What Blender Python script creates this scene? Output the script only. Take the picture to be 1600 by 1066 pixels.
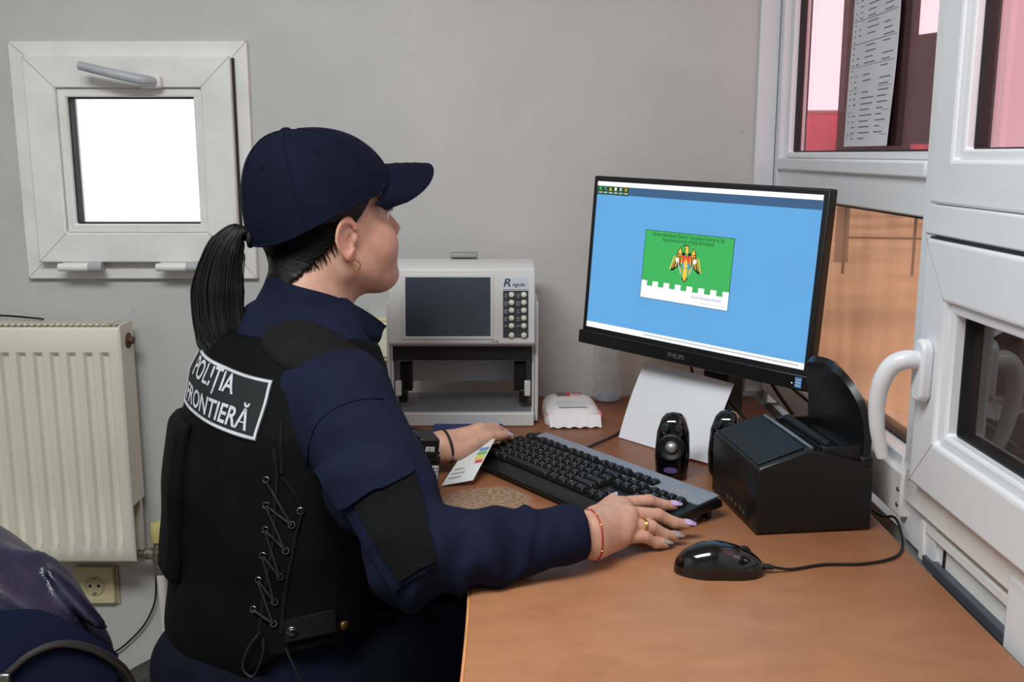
import bpy, bmesh, math, random
import numpy as np
from mathutils import Vector, Matrix
for o in list(bpy.data.objects): bpy.data.objects.remove(o, do_unlink=True)
scene = bpy.context.scene
COL = scene.collection
PI = math.pi
R = math.radians
random.seed(4)

# ------------------------------------------------------------------ camera
cam_d = bpy.data.cameras.new('camera')
cam_d.sensor_width = 36.0
cam_d.lens = 1559.0 / 1600.0 * 36.0
cam_d.clip_start = 0.02
cam = bpy.data.objects.new('camera', cam_d)
COL.objects.link(cam)
cam.location = (0, 0, 1.27)
cam.rotation_euler = (R(90 - 10.6), 0, 0)
scene.camera = cam

# ------------------------------------------------------------------ world, lights, exposure
world = bpy.data.worlds.new('world')
scene.world = world
world.use_nodes = True
wn = world.node_tree.nodes
wn['Background'].inputs[0].default_value = (0.93, 0.96, 1.0, 1)
wn['Background'].inputs[1].default_value = 1.6

def area_light(name, loc, rot, sx, sy, power, col=(1, 1, 1)):
    d = bpy.data.lights.new(name, 'AREA')
    d.shape = 'RECTANGLE'; d.size = sx; d.size_y = sy
    d.energy = power; d.color = col
    o = bpy.data.objects.new(name, d); COL.objects.link(o)
    o.location = loc; o.rotation_euler = rot
    return o
# the luminous opening of the ceiling lamp built further down
area_light('ceiling_lamp_light', (-0.55, 0.35, 2.375), (0, 0, 0), 1.15, 0.55, 45.0, (0.935, 0.99, 0.995))

vs = scene.view_settings
vs.view_transform = 'Standard'
vs.look = 'None'
vs.gamma = 1.0
vs.use_curve_mapping = False
vs.exposure = 0.09

# ------------------------------------------------------------------ helpers
def lin(c):
    out = []
    for v in c:
        v = v / 255.0
        out.append(v / 12.92 if v <= 0.04045 else ((v + 0.055) / 1.055) ** 2.4)
    return tuple(out)

MATS = {}
def mat(name, col, rough=0.5, metal=0.0, var=0.06, vscale=8.0, bump=0.0, bscale=60.0, stretch=(1, 1, 1),
        col2=None, emit=0.0, spec=0.5, sss=0.0, coat=0.0, sheen=0.0, detail=4.0):
    """principled material whose colour is broken up by procedural noise"""
    if name in MATS: return MATS[name]
    m = bpy.data.materials.new(name); m.use_nodes = True
    nt = m.node_tree; N = nt.nodes; L = nt.links
    b = N['Principled BSDF']
    c = lin(col)
    c2 = lin(col2) if col2 else tuple(max(0, v * (1 - var * 2)) for v in c)
    c1 = c if col2 else tuple(min(1, v * (1 + var)) for v in c)
    tc = N.new('ShaderNodeTexCoord'); mp = N.new('ShaderNodeMapping')
    mp.inputs['Scale'].default_value = stretch
    L.new(tc.outputs['Object'], mp.inputs['Vector'])
    no = N.new('ShaderNodeTexNoise'); no.inputs['Scale'].default_value = vscale; no.inputs['Detail'].default_value = detail
    L.new(mp.outputs[0], no.inputs['Vector'])
    rp = N.new('ShaderNodeValToRGB')
    rp.color_ramp.elements[0].position = 0.32; rp.color_ramp.elements[0].color = (*c2, 1)
    rp.color_ramp.elements[1].position = 0.68; rp.color_ramp.elements[1].color = (*c1, 1)
    L.new(no.outputs['Fac'], rp.inputs[0])
    L.new(rp.outputs[0], b.inputs['Base Color'])
    b.inputs['Roughness'].default_value = rough
    b.inputs['Metallic'].default_value = metal
    b.inputs['Specular IOR Level'].default_value = spec
    if sss: 
        b.inputs['Subsurface Weight'].default_value = sss
        b.inputs['Subsurface Radius'].default_value = (0.008, 0.003, 0.0015)
    if coat: b.inputs['Coat Weight'].default_value = coat
    if sheen:
        b.inputs['Sheen Weight'].default_value = sheen
    if emit:
        L.new(rp.outputs[0], b.inputs['Emission Color'])
        b.inputs['Emission Strength'].default_value = emit
    if bump:
        n2 = N.new('ShaderNodeTexNoise'); n2.inputs['Scale'].default_value = bscale; n2.inputs['Detail'].default_value = 3
        L.new(mp.outputs[0], n2.inputs['Vector'])
        bp = N.new('ShaderNodeBump'); bp.inputs['Strength'].default_value = bump; bp.inputs['Distance'].default_value = 0.004
        L.new(n2.outputs['Fac'], bp.inputs['Height']); L.new(bp.outputs[0], b.inputs['Normal'])
    MATS[name] = m
    return m

def glass_mat(name, tint, gloss=0.12, rough=0.02, film=None, filmw=0.0):
    """thin window pane: tinted see-through mixed with a mirror reflection"""
    if name in MATS: return MATS[name]
    m = bpy.data.materials.new(name); m.use_nodes = True
    nt = m.node_tree; N = nt.nodes; L = nt.links
    N.remove(N['Principled BSDF'])
    out = N['Material Output']
    tr = N.new('ShaderNodeBsdfTransparent'); tr.inputs[0].default_value = (*tint, 1)
    gl = N.new('ShaderNodeBsdfGlossy'); gl.inputs['Roughness'].default_value = rough
    gl.inputs['Color'].default_value = (1, 1, 1, 1)
    lw = N.new('ShaderNodeLayerWeight'); lw.inputs[0].default_value = 0.25
    ml = N.new('ShaderNodeMath'); ml.operation = 'MULTIPLY_ADD'
    L.new(lw.outputs['Fresnel'], ml.inputs[0]); ml.inputs[1].default_value = 0.16; ml.inputs[2].default_value = gloss
    mx = N.new('ShaderNodeMixShader')
    L.new(ml.outputs[0], mx.inputs[0]); L.new(tr.outputs[0], mx.inputs[1]); L.new(gl.outputs[0], mx.inputs[2])
    last = mx
    if film:
        df = N.new('ShaderNodeBsdfDiffuse'); 
        no = N.new('ShaderNodeTexNoise'); no.inputs['Scale'].default_value = 9; no.inputs['Detail'].default_value = 6
        mpn = N.new('ShaderNodeMapping'); mpn.inputs['Scale'].default_value = (1, 2.5, 0.5)
        tc = N.new('ShaderNodeTexCoord'); L.new(tc.outputs['Object'], mpn.inputs[0]); L.new(mpn.outputs[0], no.inputs['Vector'])
        df.inputs[0].default_value = (*film, 1)
        m3 = N.new('ShaderNodeMath'); m3.operation = 'MULTIPLY'; m3.inputs[1].default_value = filmw * 2
        L.new(no.outputs['Fac'], m3.inputs[0])
        mx2 = N.new('ShaderNodeMixShader')
        L.new(m3.outputs[0], mx2.inputs[0]); L.new(mx.outputs[0], mx2.inputs[1]); L.new(df.outputs[0], mx2.inputs[2])
        last = mx2
    L.new(last.outputs[0], out.inputs['Surface'])
    MATS[name] = m
    return m

def emat(name, col, strength=1.0, var=0.0):
    """a lit patch of the computer screen"""
    if name in MATS: return MATS[name]
    m = bpy.data.materials.new(name); m.use_nodes = True
    N = m.node_tree.nodes; L = m.node_tree.links
    b = N['Principled BSDF']
    b.inputs['Base Color'].default_value = (0.01, 0.01, 0.01, 1)
    b.inputs['Roughness'].default_value = 0.35
    b.inputs['Specular IOR Level'].default_value = 0.2
    b.inputs['Emission Strength'].default_value = strength
    c = lin(col)
    if var:
        tc = N.new('ShaderNodeTexCoord')
        no = N.new('ShaderNodeTexNoise'); no.inputs['Scale'].default_value = 5
        L.new(tc.outputs['Object'], no.inputs['Vector'])
        rp = N.new('ShaderNodeValToRGB')
        rp.color_ramp.elements[0].color = (*[v * (1 - var) for v in c], 1)
        rp.color_ramp.elements[1].color = (*[min(1, v * (1 + var)) for v in c], 1)
        L.new(no.outputs['Fac'], rp.inputs[0]); L.new(rp.outputs[0], b.inputs['Emission Color'])
    else:
        b.inputs['Emission Color'].default_value = (*c, 1)
    MATS[name] = m
    return m

class MB:
    """collects faces, then builds one mesh object"""
    def __init__(s): s.v = []; s.f = []
    def add(s, vs, fs, M=None):
        n = len(s.v)
        for p in vs:
            p = Vector(p)
            s.v.append(tuple(M @ p) if M else tuple(p))
        for f in fs: s.f.append(tuple(i + n for i in f))
        return s
    def box(s, x0, x1, y0, y1, z0, z1, M=None, taper=0.0):
        t = taper
        vs = [(x0, y0, z0), (x1, y0, z0), (x1, y1, z0), (x0, y1, z0),
              (x0 + t, y0 + t, z1), (x1 - t, y0 + t, z1), (x1 - t, y1 - t, z1), (x0 + t, y1 - t, z1)]
        fs = [(3, 2, 1, 0), (4, 5, 6, 7), (0, 1, 5, 4), (1, 2, 6, 5), (2, 3, 7, 6), (3, 0, 4, 7)]
        return s.add(vs, fs, M)
    def frame(s, x0, x1, z0, z1, w, y0, y1, M=None):
        """mitred rectangular frame in the XZ plane, bar width w, thickness y0..y1"""
        o = [(x0, z0), (x1, z0), (x1, z1), (x0, z1)]
        i = [(x0 + w, z0 + w), (x1 - w, z0 + w), (x1 - w, z1 - w), (x0 + w, z1 - w)]
        vs = [(a, y0, b) for a, b in o] + [(a, y0, b) for a, b in i] + [(a, y1, b) for a, b in o] + [(a, y1, b) for a, b in i]
        fs = []
        for k in range(4):
            j = (k + 1) % 4
            fs += [(k, j, 4 + j, 4 + k), (8 + j, 8 + k, 12 + k, 12 + j), (k, 8 + k, 8 + j, j), (4 + j, 12 + j, 12 + k, 4 + k)]
        return s.add(vs, fs, M)
    def tube(s, pts, r, seg=10, cap=True, M=None, flat=1.0, closed=False):
        pts = [Vector(p) for p in pts]; n = len(pts)
        rs = r if isinstance(r, (list, tuple)) else [r] * n
        T = []
        for i in range(n):
            if closed: T.append((pts[(i + 1) % n] - pts[i - 1]).normalized())
            else: T.append((pts[min(i + 1, n - 1)] - pts[max(i - 1, 0)]).normalized())
        up = Vector((0, 0, 1)) if abs(T[0].z) < 0.9 else Vector((1, 0, 0))
        nrm = (up - T[0] * up.dot(T[0])).normalized()
        vs = []; fs = []
        for i in range(n):
            nrm = (nrm - T[i] * nrm.dot(T[i])).normalized()
            bi = T[i].cross(nrm)
            for k in range(seg):
                a = 2 * PI * k / seg
                vs.append(pts[i] + (nrm * math.cos(a) * flat + bi * math.sin(a)) * rs[i])
        rng = n if closed else n - 1
        for i in range(rng):
            j = (i + 1) % n
            for k in range(seg):
                l = (k + 1) % seg
                fs.append((i * seg + k, i * seg + l, j * seg + l, j * seg + k))
        if cap and not closed:
            fs.append(tuple(range(seg - 1, -1, -1))); fs.append(tuple((n - 1) * seg + k for k in range(seg)))
        return s.add(vs, fs, M)
    def lathe(s, prof, seg=24, M=None, sx=1.0, sy=1.0):
        vs = []; fs = []; n = len(prof)
        for (r, z) in prof:
            for k in range(seg):
                a = 2 * PI * k / seg
                vs.append((r * math.cos(a) * sx, r * math.sin(a) * sy, z))
        for i in range(n - 1):
            for k in range(seg):
                l = (k + 1) % seg
                fs.append((i * seg + k, i * seg + l, (i + 1) * seg + l, (i + 1) * seg + k))
        if prof[0][0] > 1e-6: fs.append(tuple(range(seg - 1, -1, -1)))
        if prof[-1][0] > 1e-6: fs.append(tuple((n - 1) * seg + k for k in range(seg)))
        return s.add(vs, fs, M)
    def prism(s, poly, a, b, axis='y', M=None):
        """polygon extruded along an axis; poly is (x,z) for y, (y,z) for x, (x,y) for z"""
        def P(p, t):
            return (p[0], t, p[1]) if axis == 'y' else ((t, p[0], p[1]) if axis == 'x' else (p[0], p[1], t))
        n = len(poly)
        vs = [P(p, a) for p in poly] + [P(p, b) for p in poly]
        fs = [tuple(range(n)), tuple(range(2 * n - 1, n - 1, -1))]
        for k in range(n):
            l = (k + 1) % n
            fs.append((l, k, n + k, n + l))
        return s.add(vs, fs, M)
    def grid(s, fn, nu, nv, M=None, closed_u=False):
        vs = []; fs = []
        for j in range(nv + 1):
            for i in range(nu + (0 if closed_u else 1)):
                vs.append(fn(i / nu, j / nv))
        w = nu + (0 if closed_u else 1)
        for j in range(nv):
            for i in range(nu):
                i2 = (i + 1) % w
                fs.append((j * w + i, j * w + i2, (j + 1) * w + i2, (j + 1) * w + i))
        return s.add(vs, fs, M)
    def sheet(s, fn, nu, nv, t, M=None):
        """a grid surface given real thickness t along its normals"""
        P = np.array([[fn(i / nu, j / nv) for i in range(nu + 1)] for j in range(nv + 1)], dtype=float)
        du = np.gradient(P, axis=1); dv = np.gradient(P, axis=0)
        nr = np.cross(du, dv); nr /= (np.linalg.norm(nr, axis=2, keepdims=True) + 1e-12)
        A = P + nr * t / 2; B = P - nr * t / 2
        w = nu + 1; n = w * (nv + 1)
        vs = [tuple(p) for p in A.reshape(-1, 3)] + [tuple(p) for p in B.reshape(-1, 3)]
        fs = []
        for j in range(nv):
            for i in range(nu):
                a = j * w + i
                fs.append((a, a + 1, a + w + 1, a + w)); fs.append((n + a + w, n + a + w + 1, n + a + 1, n + a))
        for i in range(nu):
            fs.append((i + 1, i, n + i, n + i + 1)); a = nv * w + i; fs.append((a, a + 1, n + a + 1, n + a))
        for j in range(nv):
            a = j * w; fs.append((a, a + w, n + a + w, n + a)); a = j * w + nu; fs.append((a + w, a, n + a, n + a + w))
        return s.add(vs, fs, M)
    def build(s, name, m, parent=None, smooth=None, bevel=0.0, seg=2, loc=None, fix=True):
        me = bpy.data.meshes.new(name)
        me.from_pydata(s.v, [], s.f); me.update()
        if fix:
            bm = bmesh.new(); bm.from_mesh(me); bmesh.ops.recalc_face_normals(bm, faces=bm.faces[:]); bm.to_mesh(me); bm.free()
        me.materials.append(m)
        if smooth is not None:
            for p in me.polygons: p.use_smooth = True
            if smooth < 179: me.set_sharp_from_angle(angle=R(smooth))
        o = bpy.data.objects.new(name, me); COL.objects.link(o)
        if parent is not None: o.parent = parent
        if loc is not None: o.location = loc
        if bevel > 0:
            bv = o.modifiers.new('bevel', 'BEVEL'); bv.width = bevel; bv.segments = seg; bv.limit_method = 'ANGLE'; bv.angle_limit = R(40)
            bv.harden_normals = False
            if smooth is None:
                for p in me.polygons: p.use_smooth = True
                me.set_sharp_from_angle(angle=R(50))
        return o

def tag(o, label, cat, group=None, kind=None):
    o['label'] = label
    if cat: o['category'] = cat
    if group: o['group'] = group
    if kind: o['kind'] = kind
    return o
def struct(o): o['kind'] = 'structure'; return o
def empty(name, loc=(0, 0, 0), rz=0.0, rot=None):
    o = bpy.data.objects.new(name, None); COL.objects.link(o)
    o.location = loc; o.rotation_euler = rot if rot else (0, 0, rz)
    o.empty_display_size = 0.05
    return o
def thing(name, label, cat, loc=(0, 0, 0), rz=0.0, group=None, rot=None):
    return tag(empty(name, loc, rz, rot), label, cat, group)

def text_geo(txt, size, align='CENTER', bold=0.0, sx=1.0, spacing=1.0):
    """flat lettering as (verts, faces) in the XY plane"""
    cu = bpy.data.curves.new('lettering', 'FONT')
    cu.body = txt; cu.size = size; cu.align_x = align; cu.align_y = 'CENTER'
    cu.offset = bold; cu.resolution_u = 3; cu.space_character = spacing
    ob = bpy.data.objects.new('lettering', cu)
    me = bpy.data.meshes.new_from_object(ob)
    vs = [(v.co.x * sx, v.co.y, 0.0) for v in me.vertices]
    fs = [tuple(p.vertices) for p in me.polygons]
    bpy.data.objects.remove(ob); bpy.data.curves.remove(cu); bpy.data.meshes.remove(me)
    return vs, fs

def catmull(P, n):
    """smooth path through points"""
    P = [Vector(p) for p in P]; out = []
    Q = [P[0] * 2 - P[1]] + P + [P[-1] * 2 - P[-2]]
    for i in range(len(P) - 1):
        a, b, c, d = Q[i:i + 4]
        for k in range(n):
            t = k / n
            out.append(0.5 * ((2 * b) + (c - a) * t + (2 * a - 5 * b + 4 * c - d) * t * t + (3 * b - 3 * c + d - a) * t ** 3))
    out.append(P[-1]); return out

def TR(x=0, y=0, z=0, rx=0, ry=0, rz=0):
    return Matrix.Translation((x, y, z)) @ Matrix.Rotation(rz, 4, 'Z') @ Matrix.Rotation(ry, 4, 'Y') @ Matrix.Rotation(rx, 4, 'X')
XZ = Matrix.Rotation(PI / 2, 4, 'X')      # XY lettering stood up, read from -Y

# ------------------------------------------------------------------ materials of the room
def wall_material():
    m = bpy.data.materials.new('painted_plaster'); m.use_nodes = True
    N = m.node_tree.nodes; L = m.node_tree.links; b = N['Principled BSDF']
    tc = N.new('ShaderNodeTexCoord')
    n1 = N.new('ShaderNodeTexNoise'); n1.inputs['Scale'].default_value = 2.2; n1.inputs['Detail'].default_value = 8; n1.inputs['Roughness'].default_value = .65
    n2 = N.new('ShaderNodeTexNoise'); n2.inputs['Scale'].default_value = 38; n2.inputs['Detail'].default_value = 3
    n3 = N.new('ShaderNodeTexVoronoi'); n3.inputs['Scale'].default_value = 11; n3.feature = 'F1'
    for n in (n1, n2, n3): L.new(tc.outputs['Object'], n.inputs['Vector'])
    r1 = N.new('ShaderNodeValToRGB'); e = r1.color_ramp.elements
    e[0].position = .3; e[0].color = (*lin((180, 180, 178)), 1); e[1].position = .7; e[1].color = (*lin((197, 197, 195)), 1)
    L.new(n1.outputs['Fac'], r1.inputs[0])
    r3 = N.new('ShaderNodeValToRGB'); e = r3.color_ramp.elements      # sparse little chips in the paint
    e[0].position = .018; e[0].color = (0.62, 0.6, 0.58, 1); e[1].position = .035; e[1].color = (1, 1, 1, 1)
    L.new(n3.outputs['Distance'], r3.inputs[0])
    mx = N.new('ShaderNodeMix'); mx.data_type = 'RGBA'; mx.blend_type = 'MULTIPLY'; mx.inputs[0].default_value = 1
    L.new(r1.outputs[0], mx.inputs[6]); L.new(r3.outputs[0], mx.inputs[7]); L.new(mx.outputs[2], b.inputs['Base Color'])
    b.inputs['Roughness'].default_value = .6
    bp = N.new('ShaderNodeBump'); bp.inputs['Strength'].default_value = .12; bp.inputs['Distance'].default_value = .004
    L.new(n2.outputs['Fac'], bp.inputs['Height']); L.new(bp.outputs[0], b.inputs['Normal'])
    return m
M_WALL = wall_material()
M_PVC = mat('white_pvc', (220, 221, 225), .32, var=.02, vscale=6, bump=.02, bscale=30)
M_PVC2 = mat('worn_white_pvc', (224, 223, 220), .42, var=.04, vscale=14)
M_SEAL = mat('black_rubber_seal', (22, 22, 24), .6)
M_CEIL = mat('ceiling_paint', (224, 223, 220), .8, var=.02)
M_FLOOR = mat('linoleum', (128, 110, 92), .5, var=.12, vscale=14)
M_BLACK = mat('black_plastic', (12, 12, 13), .38, var=.1, vscale=40, bump=.04, bscale=400)
M_GLOSS = mat('glossy_black_plastic', (10, 10, 11), .12, var=.05, coat=.4)
M_MATTE = mat('matte_black_plastic', (10, 10, 11), .55, var=.1, vscale=40)
M_STEEL = mat('steel', (175, 175, 172), .3, metal=1.0, var=.08, vscale=30)
M_PAPER = mat('white_paper', (232, 232, 238), .8, var=.02, vscale=7, bump=.05, bscale=14)
M_INK = mat('printing_ink', (112, 112, 120), .8)

# ------------------------------------------------------------------ room shell
YB = 2.13          # back wall plane
XR = 0.55          # window-wall plane
wx0, wx1, wz0, wz1 = -1.033, -0.543, 1.008, 1.498
b = MB()
b.box(-1.75, wx0, YB, YB + .14, 0, 2.45); b.box(wx1, .600, YB, YB + .14, 0, 2.45)
b.box(wx0, wx1, YB, YB + .14, 0, wz0); b.box(wx0, wx1, YB, YB + .14, wz1, 2.45)
struct(b.build('wall_back', M_WALL))
struct(MB().box(-1.85, -1.75, -1.3, YB + .14, 0, 2.45).build('wall_left', M_WALL))
struct(MB().box(-1.85, .70, -1.4, -1.3, 0, 2.45).build('wall_front', M_WALL))
b = MB()
b.box(.565, .68, -1.3, YB, 0, .735); b.box(.565, .68, -1.3, YB, 2.12, 2.45); b.box(.565, .68, -1.3, .40, .735, 2.12)
struct(b.build('wall_right', M_WALL))
struct(MB().box(-1.85, .70, -1.4, YB + .14, -.06, 0).build('floor', M_FLOOR))
struct(MB().box(-1.85, .70, -1.4, YB + .14, 2.45, 2.52).build('ceiling', M_CEIL))
struct(MB().box(.508, .549, YB - .007, YB, .76, 2.449).build('trim_1', M_PVC, bevel=.002))

# ceiling lamp, behind and to the left of the camera
t = thing('ceiling_lamp', 'long white ceiling lamp with a louvred opening above the room', 'lamp', (-.55, .35, 2.38))
MB().frame(-.62, .62, -.32, .32, .04, 0, .07, M=Matrix.Rotation(PI / 2, 4, 'X')).build('housing', M_CEIL, t).location = (0, 0, .07)
MB().box(-.6, .6, -.3, .3, .055, .069).build('reflector', M_PVC, t)
for i in range(5):
    MB().box(-.48 + i * .24 - .003, -.48 + i * .24 + .003, -.28, .28, .005, .055).build('louvre', M_STEEL, t)

# ------------------------------------------------------------------ small hopper window in the back wall
w1 = struct(empty('window_1', (0, YB, 0)))
b = MB().frame(wx0, wx1, wz0, wz1, .046, -.012, .06)
b.build('outer_frame', M_PVC2, w1, bevel=.003)
sa = MB().frame(-.996, -.574, 1.046, 1.466, .062, -.034, .045).build('sash', M_PVC2, w1, bevel=.003)
MB().frame(-.934, -.636, 1.108, 1.404, .018, -.026, .03).build('glazing_bead', M_PVC2, sa, bevel=.003)
MB().frame(-.917, -.653, 1.125, 1.387, .004, -.014, .012).build('glazing_seal', M_SEAL, sa)
MB().box(-.916, -.654, .002, .008, 1.126, 1.386).build('pane', glass_mat('clear_window_glass', (.97, .98, .99), .03), sa)
MB().box(-.5745, -.5695, -.018, .02, 1.05, 1.464).build('gap_shadow', M_SEAL, w1)  # black strip stands in for the shadow gap beside the sash
M_JOINT = mat('mitre_joint_dirt', (150, 148, 144), .7)
for sx_ in (0, 1):
    for sz_ in (0, 1):
        a0 = (wx1 if sx_ else wx0, wz1 if sz_ else wz0); a1 = (-.574 if sx_ else -.996, 1.466 if sz_ else 1.046); a2 = (-.636 if sx_ else -.934, 1.404 if sz_ else 1.108)
        MB().tube([(a0[0], -.0118, a0[1]), (a1[0], -.0118, a1[1])], .0007, 5).build('mitre_joint', M_JOINT, w1)
        MB().tube([(a1[0], -.0338, a1[1]), (a2[0], -.0338, a2[1])], .0007, 5).build('mitre_joint', M_JOINT, sa)
hd = MB().box(-.758, -.712, -.048, -.034, 1.402, 1.428).build('handle_plate', M_PVC2, sa, bevel=.004)
M_GREYH = mat('grey_handle_plastic', (170, 172, 176), .4)
b = MB().tube([(-.728, -.045, 1.415), (-.73, -.066, 1.415), (-.745, -.074, 1.417), (-.80, -.076, 1.429), (-.862, -.078, 1.444)], [.010, .0105, .011, .0095, .0085], 12)
b.build('handle_lever', M_GREYH, sa, smooth=60)
for hx in (-.905, -.70):
    h = MB().tube([(hx - .045, -.045, 1.037), (hx + .045, -.045, 1.037)], .0085, 12)
    h = h.build('hinge', M_PVC2, w1, smooth=50)
    MB().tube([(hx + .018, -.045, 1.037), (hx + .046, -.045, 1.037)], .0095, 12).build('hinge_knuckle', M_GREYH, h, smooth=50)
    MB().box(hx - .04, hx + .04, -.036, -.012, 1.032, 1.046).build('hinge_leaf', M_PVC2, h)

# ------------------------------------------------------------------ window wall on the right
def yz_frame(b, y0, y1, z0, z1, wl, x0, x1, wr=None, wb=None, wt=None):
    """mitred frame in the YZ plane between x0 (room side) and x1"""
    wr = wl if wr is None else wr; wb = wl if wb is None else wb; wt = wl if wt is None else wt
    o = [(y0, z0), (y1, z0), (y1, z1), (y0, z1)]
    i = [(y0 + wl, z0 + wb), (y1 - wr, z0 + wb), (y1 - wr, z1 - wt), (y0 + wl, z1 - wt)]
    vs = [(x0, *p) for p in o] + [(x0, *p) for p in i] + [(x1, *p) for p in o] + [(x1, *p) for p in i]
    fs = []
    for k in range(4):
        j = (k + 1) % 4
        fs += [(k, j, 4 + j, 4 + k), (8 + j, 8 + k, 12 + k, 12 + j), (k, 8 + k, 8 + j, j), (4 + j, 12 + j, 12 + k, 4 + k)]
    return b.add(vs, fs)

G_PINK = glass_mat('pink_tinted_glass', (1.0, .77, .79), .03, film=(.55, .25, .28), filmw=.02)
G_ORANGE = glass_mat('copper_filmed_glass', (1.0, .74, .58), .05, film=(.70, .47, .33), filmw=.24)
G_DARK = glass_mat('dark_tinted_glass', (.20, .155, .15), .10, film=(.16, .12, .11), filmw=.15)

w2 = struct(empty('window_2', (0, 0, 0)))
MB().box(.592, .604, 2.090, 2.128, .74, 2.12).build('outer_jamb', mat('dark_outer_frame', (60, 50, 54), .7), w2)
MB().box(.55, .592, 2.098, 2.128, .74, 2.12).build('jamb', M_PVC, w2, bevel=.003)
MB().box(.55, .64, 1.228, 1.345, .74, 2.12).build('mullion', M_PVC, w2, bevel=.003)
MB().box(.555, .64, 1.345, 2.098, 1.186, 1.25).build('transom', M_PVC, w2, bevel=.003)
MB().box(.548, .60, 1.345, 2.098, 1.238, 1.262).build('transom_lip', M_PVC, w2, bevel=.004)
MB().box(.55, .64, 1.345, 2.098, 2.06, 2.12).build('head_rail', M_PVC, w2, bevel=.003)
MB().box(.548, .64, 1.345, 2.098, .80, .856).build('bottom_rail', M_PVC, w2, bevel=.003)
MB().box(.538, .566, 1.318, 2.098, .772, .838).build('sill_cover', M_PVC2, w2, bevel=.004)
for z in (.79, .812):
    MB().lathe([(0, 0), (.0035, 0), (.003, .002), (0, .0025)], 10, M=TR(.538, 1.327, z, ry=-PI / 2)).build('screw', M_STEEL, w2, smooth=40)
b = MB(); yz_frame(b, 1.345, 2.098, 1.262, 2.06, .012, .566, .60)
b.build('upper_bead', M_PVC, w2, bevel=.003)
b = MB(); yz_frame(b, 1.356, 2.087, 1.273, 2.049, .004, .578, .592); b.build('upper_seal', M_SEAL, w2)
MB().box(.584, .589, 1.358, 2.086, 1.275, 2.048).build('upper_pane', G_PINK, w2)
b = MB(); yz_frame(b, 1.345, 2.098, .856, 1.186, .005, .572, .60); b.build('lower_seal', M_SEAL, w2)
MB().box(.584, .589, 1.349, 2.094, .86, 1.182).build('lower_pane', G_ORANGE, w2)

w3 = struct(empty('window_3', (0, 0, 0)))
b = MB(); yz_frame(b, .60, 1.292, 1.208, 2.09, .055, .536, .60); b.build('sash', M_PVC, w3, bevel=.004)
b = MB(); yz_frame(b, .652, 1.240, 1.260, 2.038, .016, .545, .585); b.build('glazing_bead', M_PVC, w3, bevel=.003)
b = MB(); yz_frame(b, .667, 1.226, 1.274, 2.024, .004, .556, .575); b.build('glazing_seal', M_SEAL, w3)
MB().box(.564, .569, .669, 1.224, 1.276, 2.022).build('pane', G_PINK, w3)
MB().box(.531, .64, .60, 1.288, 1.169, 1.2075).build('transom', M_PVC, w3, bevel=.003)
MB().box(.55, .64, .52, .60, .74, 2.12).build('jamb', M_PVC, w3, bevel=.003)

w4 = struct(empty('window_4', (0, 0, 0)))
sa = b = MB(); yz_frame(b, .60, 1.262, .846, 1.166, .066, .523, .60, wb=.070, wt=.072); sa = b.build('sash', M_PVC, w4, bevel=.005, seg=3)
b = MB(); yz_frame(b, .664, 1.198, .914, 1.096, .016, .531, .59); b.build('glazing_bead', M_PVC, sa, bevel=.004)
b = MB(); yz_frame(b, .679, 1.184, .928, 1.082, .005, .545, .575); b.build('glazing_seal', M_SEAL, sa)
MB().box(.5285, .56, .605, 1.262, 1.1662, 1.1688).build('top_seal', M_SEAL, w4)
MB().box(.556, .561, .682, 1.180, .931, 1.079).build('pane', G_DARK, sa)
for (y0_, z0_), (y1_, z1_) in (((1.262, 1.166), (1.198, 1.096)), ((1.262, .846), (1.198, .914))):
    MB().tube([(.5232, y0_, z0_), (.5232, y1_, z1_)], .0007, 5).build('mitre_joint', M_JOINT, sa)
hb = MB()
prof = [(math.cos(a) * .0165, math.sin(a) * .0165) for a in np.linspace(0, 2 * PI, 21)[:-1]]
poly = [(1.226 + y, (1.003 + z + (.024 if z > 0 else -.024))) for y, z in prof]
hb.prism(poly, .508, .523, 'x'); hb = hb.build('handle_plate', M_PVC, sa, bevel=.004, seg=3)
path = catmull([(.512, 1.226, 1.016), (.494, 1.228, 1.016), (.480, 1.234, 1.007), (.471, 1.240, .985), (.469, 1.246, .955), (.473, 1.250, .922), (.480, 1.253, .895), (.484, 1.254, .882)], 6)
rr = np.interp(np.linspace(0, 1, len(path)), [0, .15, .4, .8, 1], [.0115, .0125, .0118, .009, .008])
MB().tube(path, list(rr), 16).build('handle_lever', M_PVC, sa, smooth=60)
MB().box(.540, .64, .60, 1.315, .800, .850).build('lower_frame', M_PVC2, w4, bevel=.004)
MB().box(.556, .64, .60, 1.315, .735, .802).build('lower_panel', M_PVC2, w4, bevel=.003)
MB().box(.548, .56, 1.02, 1.27, .775, .790).build('lower_bead', M_PVC2, w4, bevel=.003)
MB().box(.547, .56, 1.255, 1.270, .735, .79).build('panel_stile', M_PVC2, w4, bevel=.002)
MB().box(.5535, .557, 1.205, 1.209, .735, .775).build('panel_joint', M_SEAL, w4)
MB().box(.538, .60, .90, 1.018, .735, .824).build('lower_post', M_PVC, w4, bevel=.005)
MB().box(.545, .556, 1.018, 1.25, .735, .747).build('panel_foot', mat('shaded_grey_strip', (72, 76, 86), .6), w4)  # grey-blue strip, darkened to put the shadow gap along the desk into its colour

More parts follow.
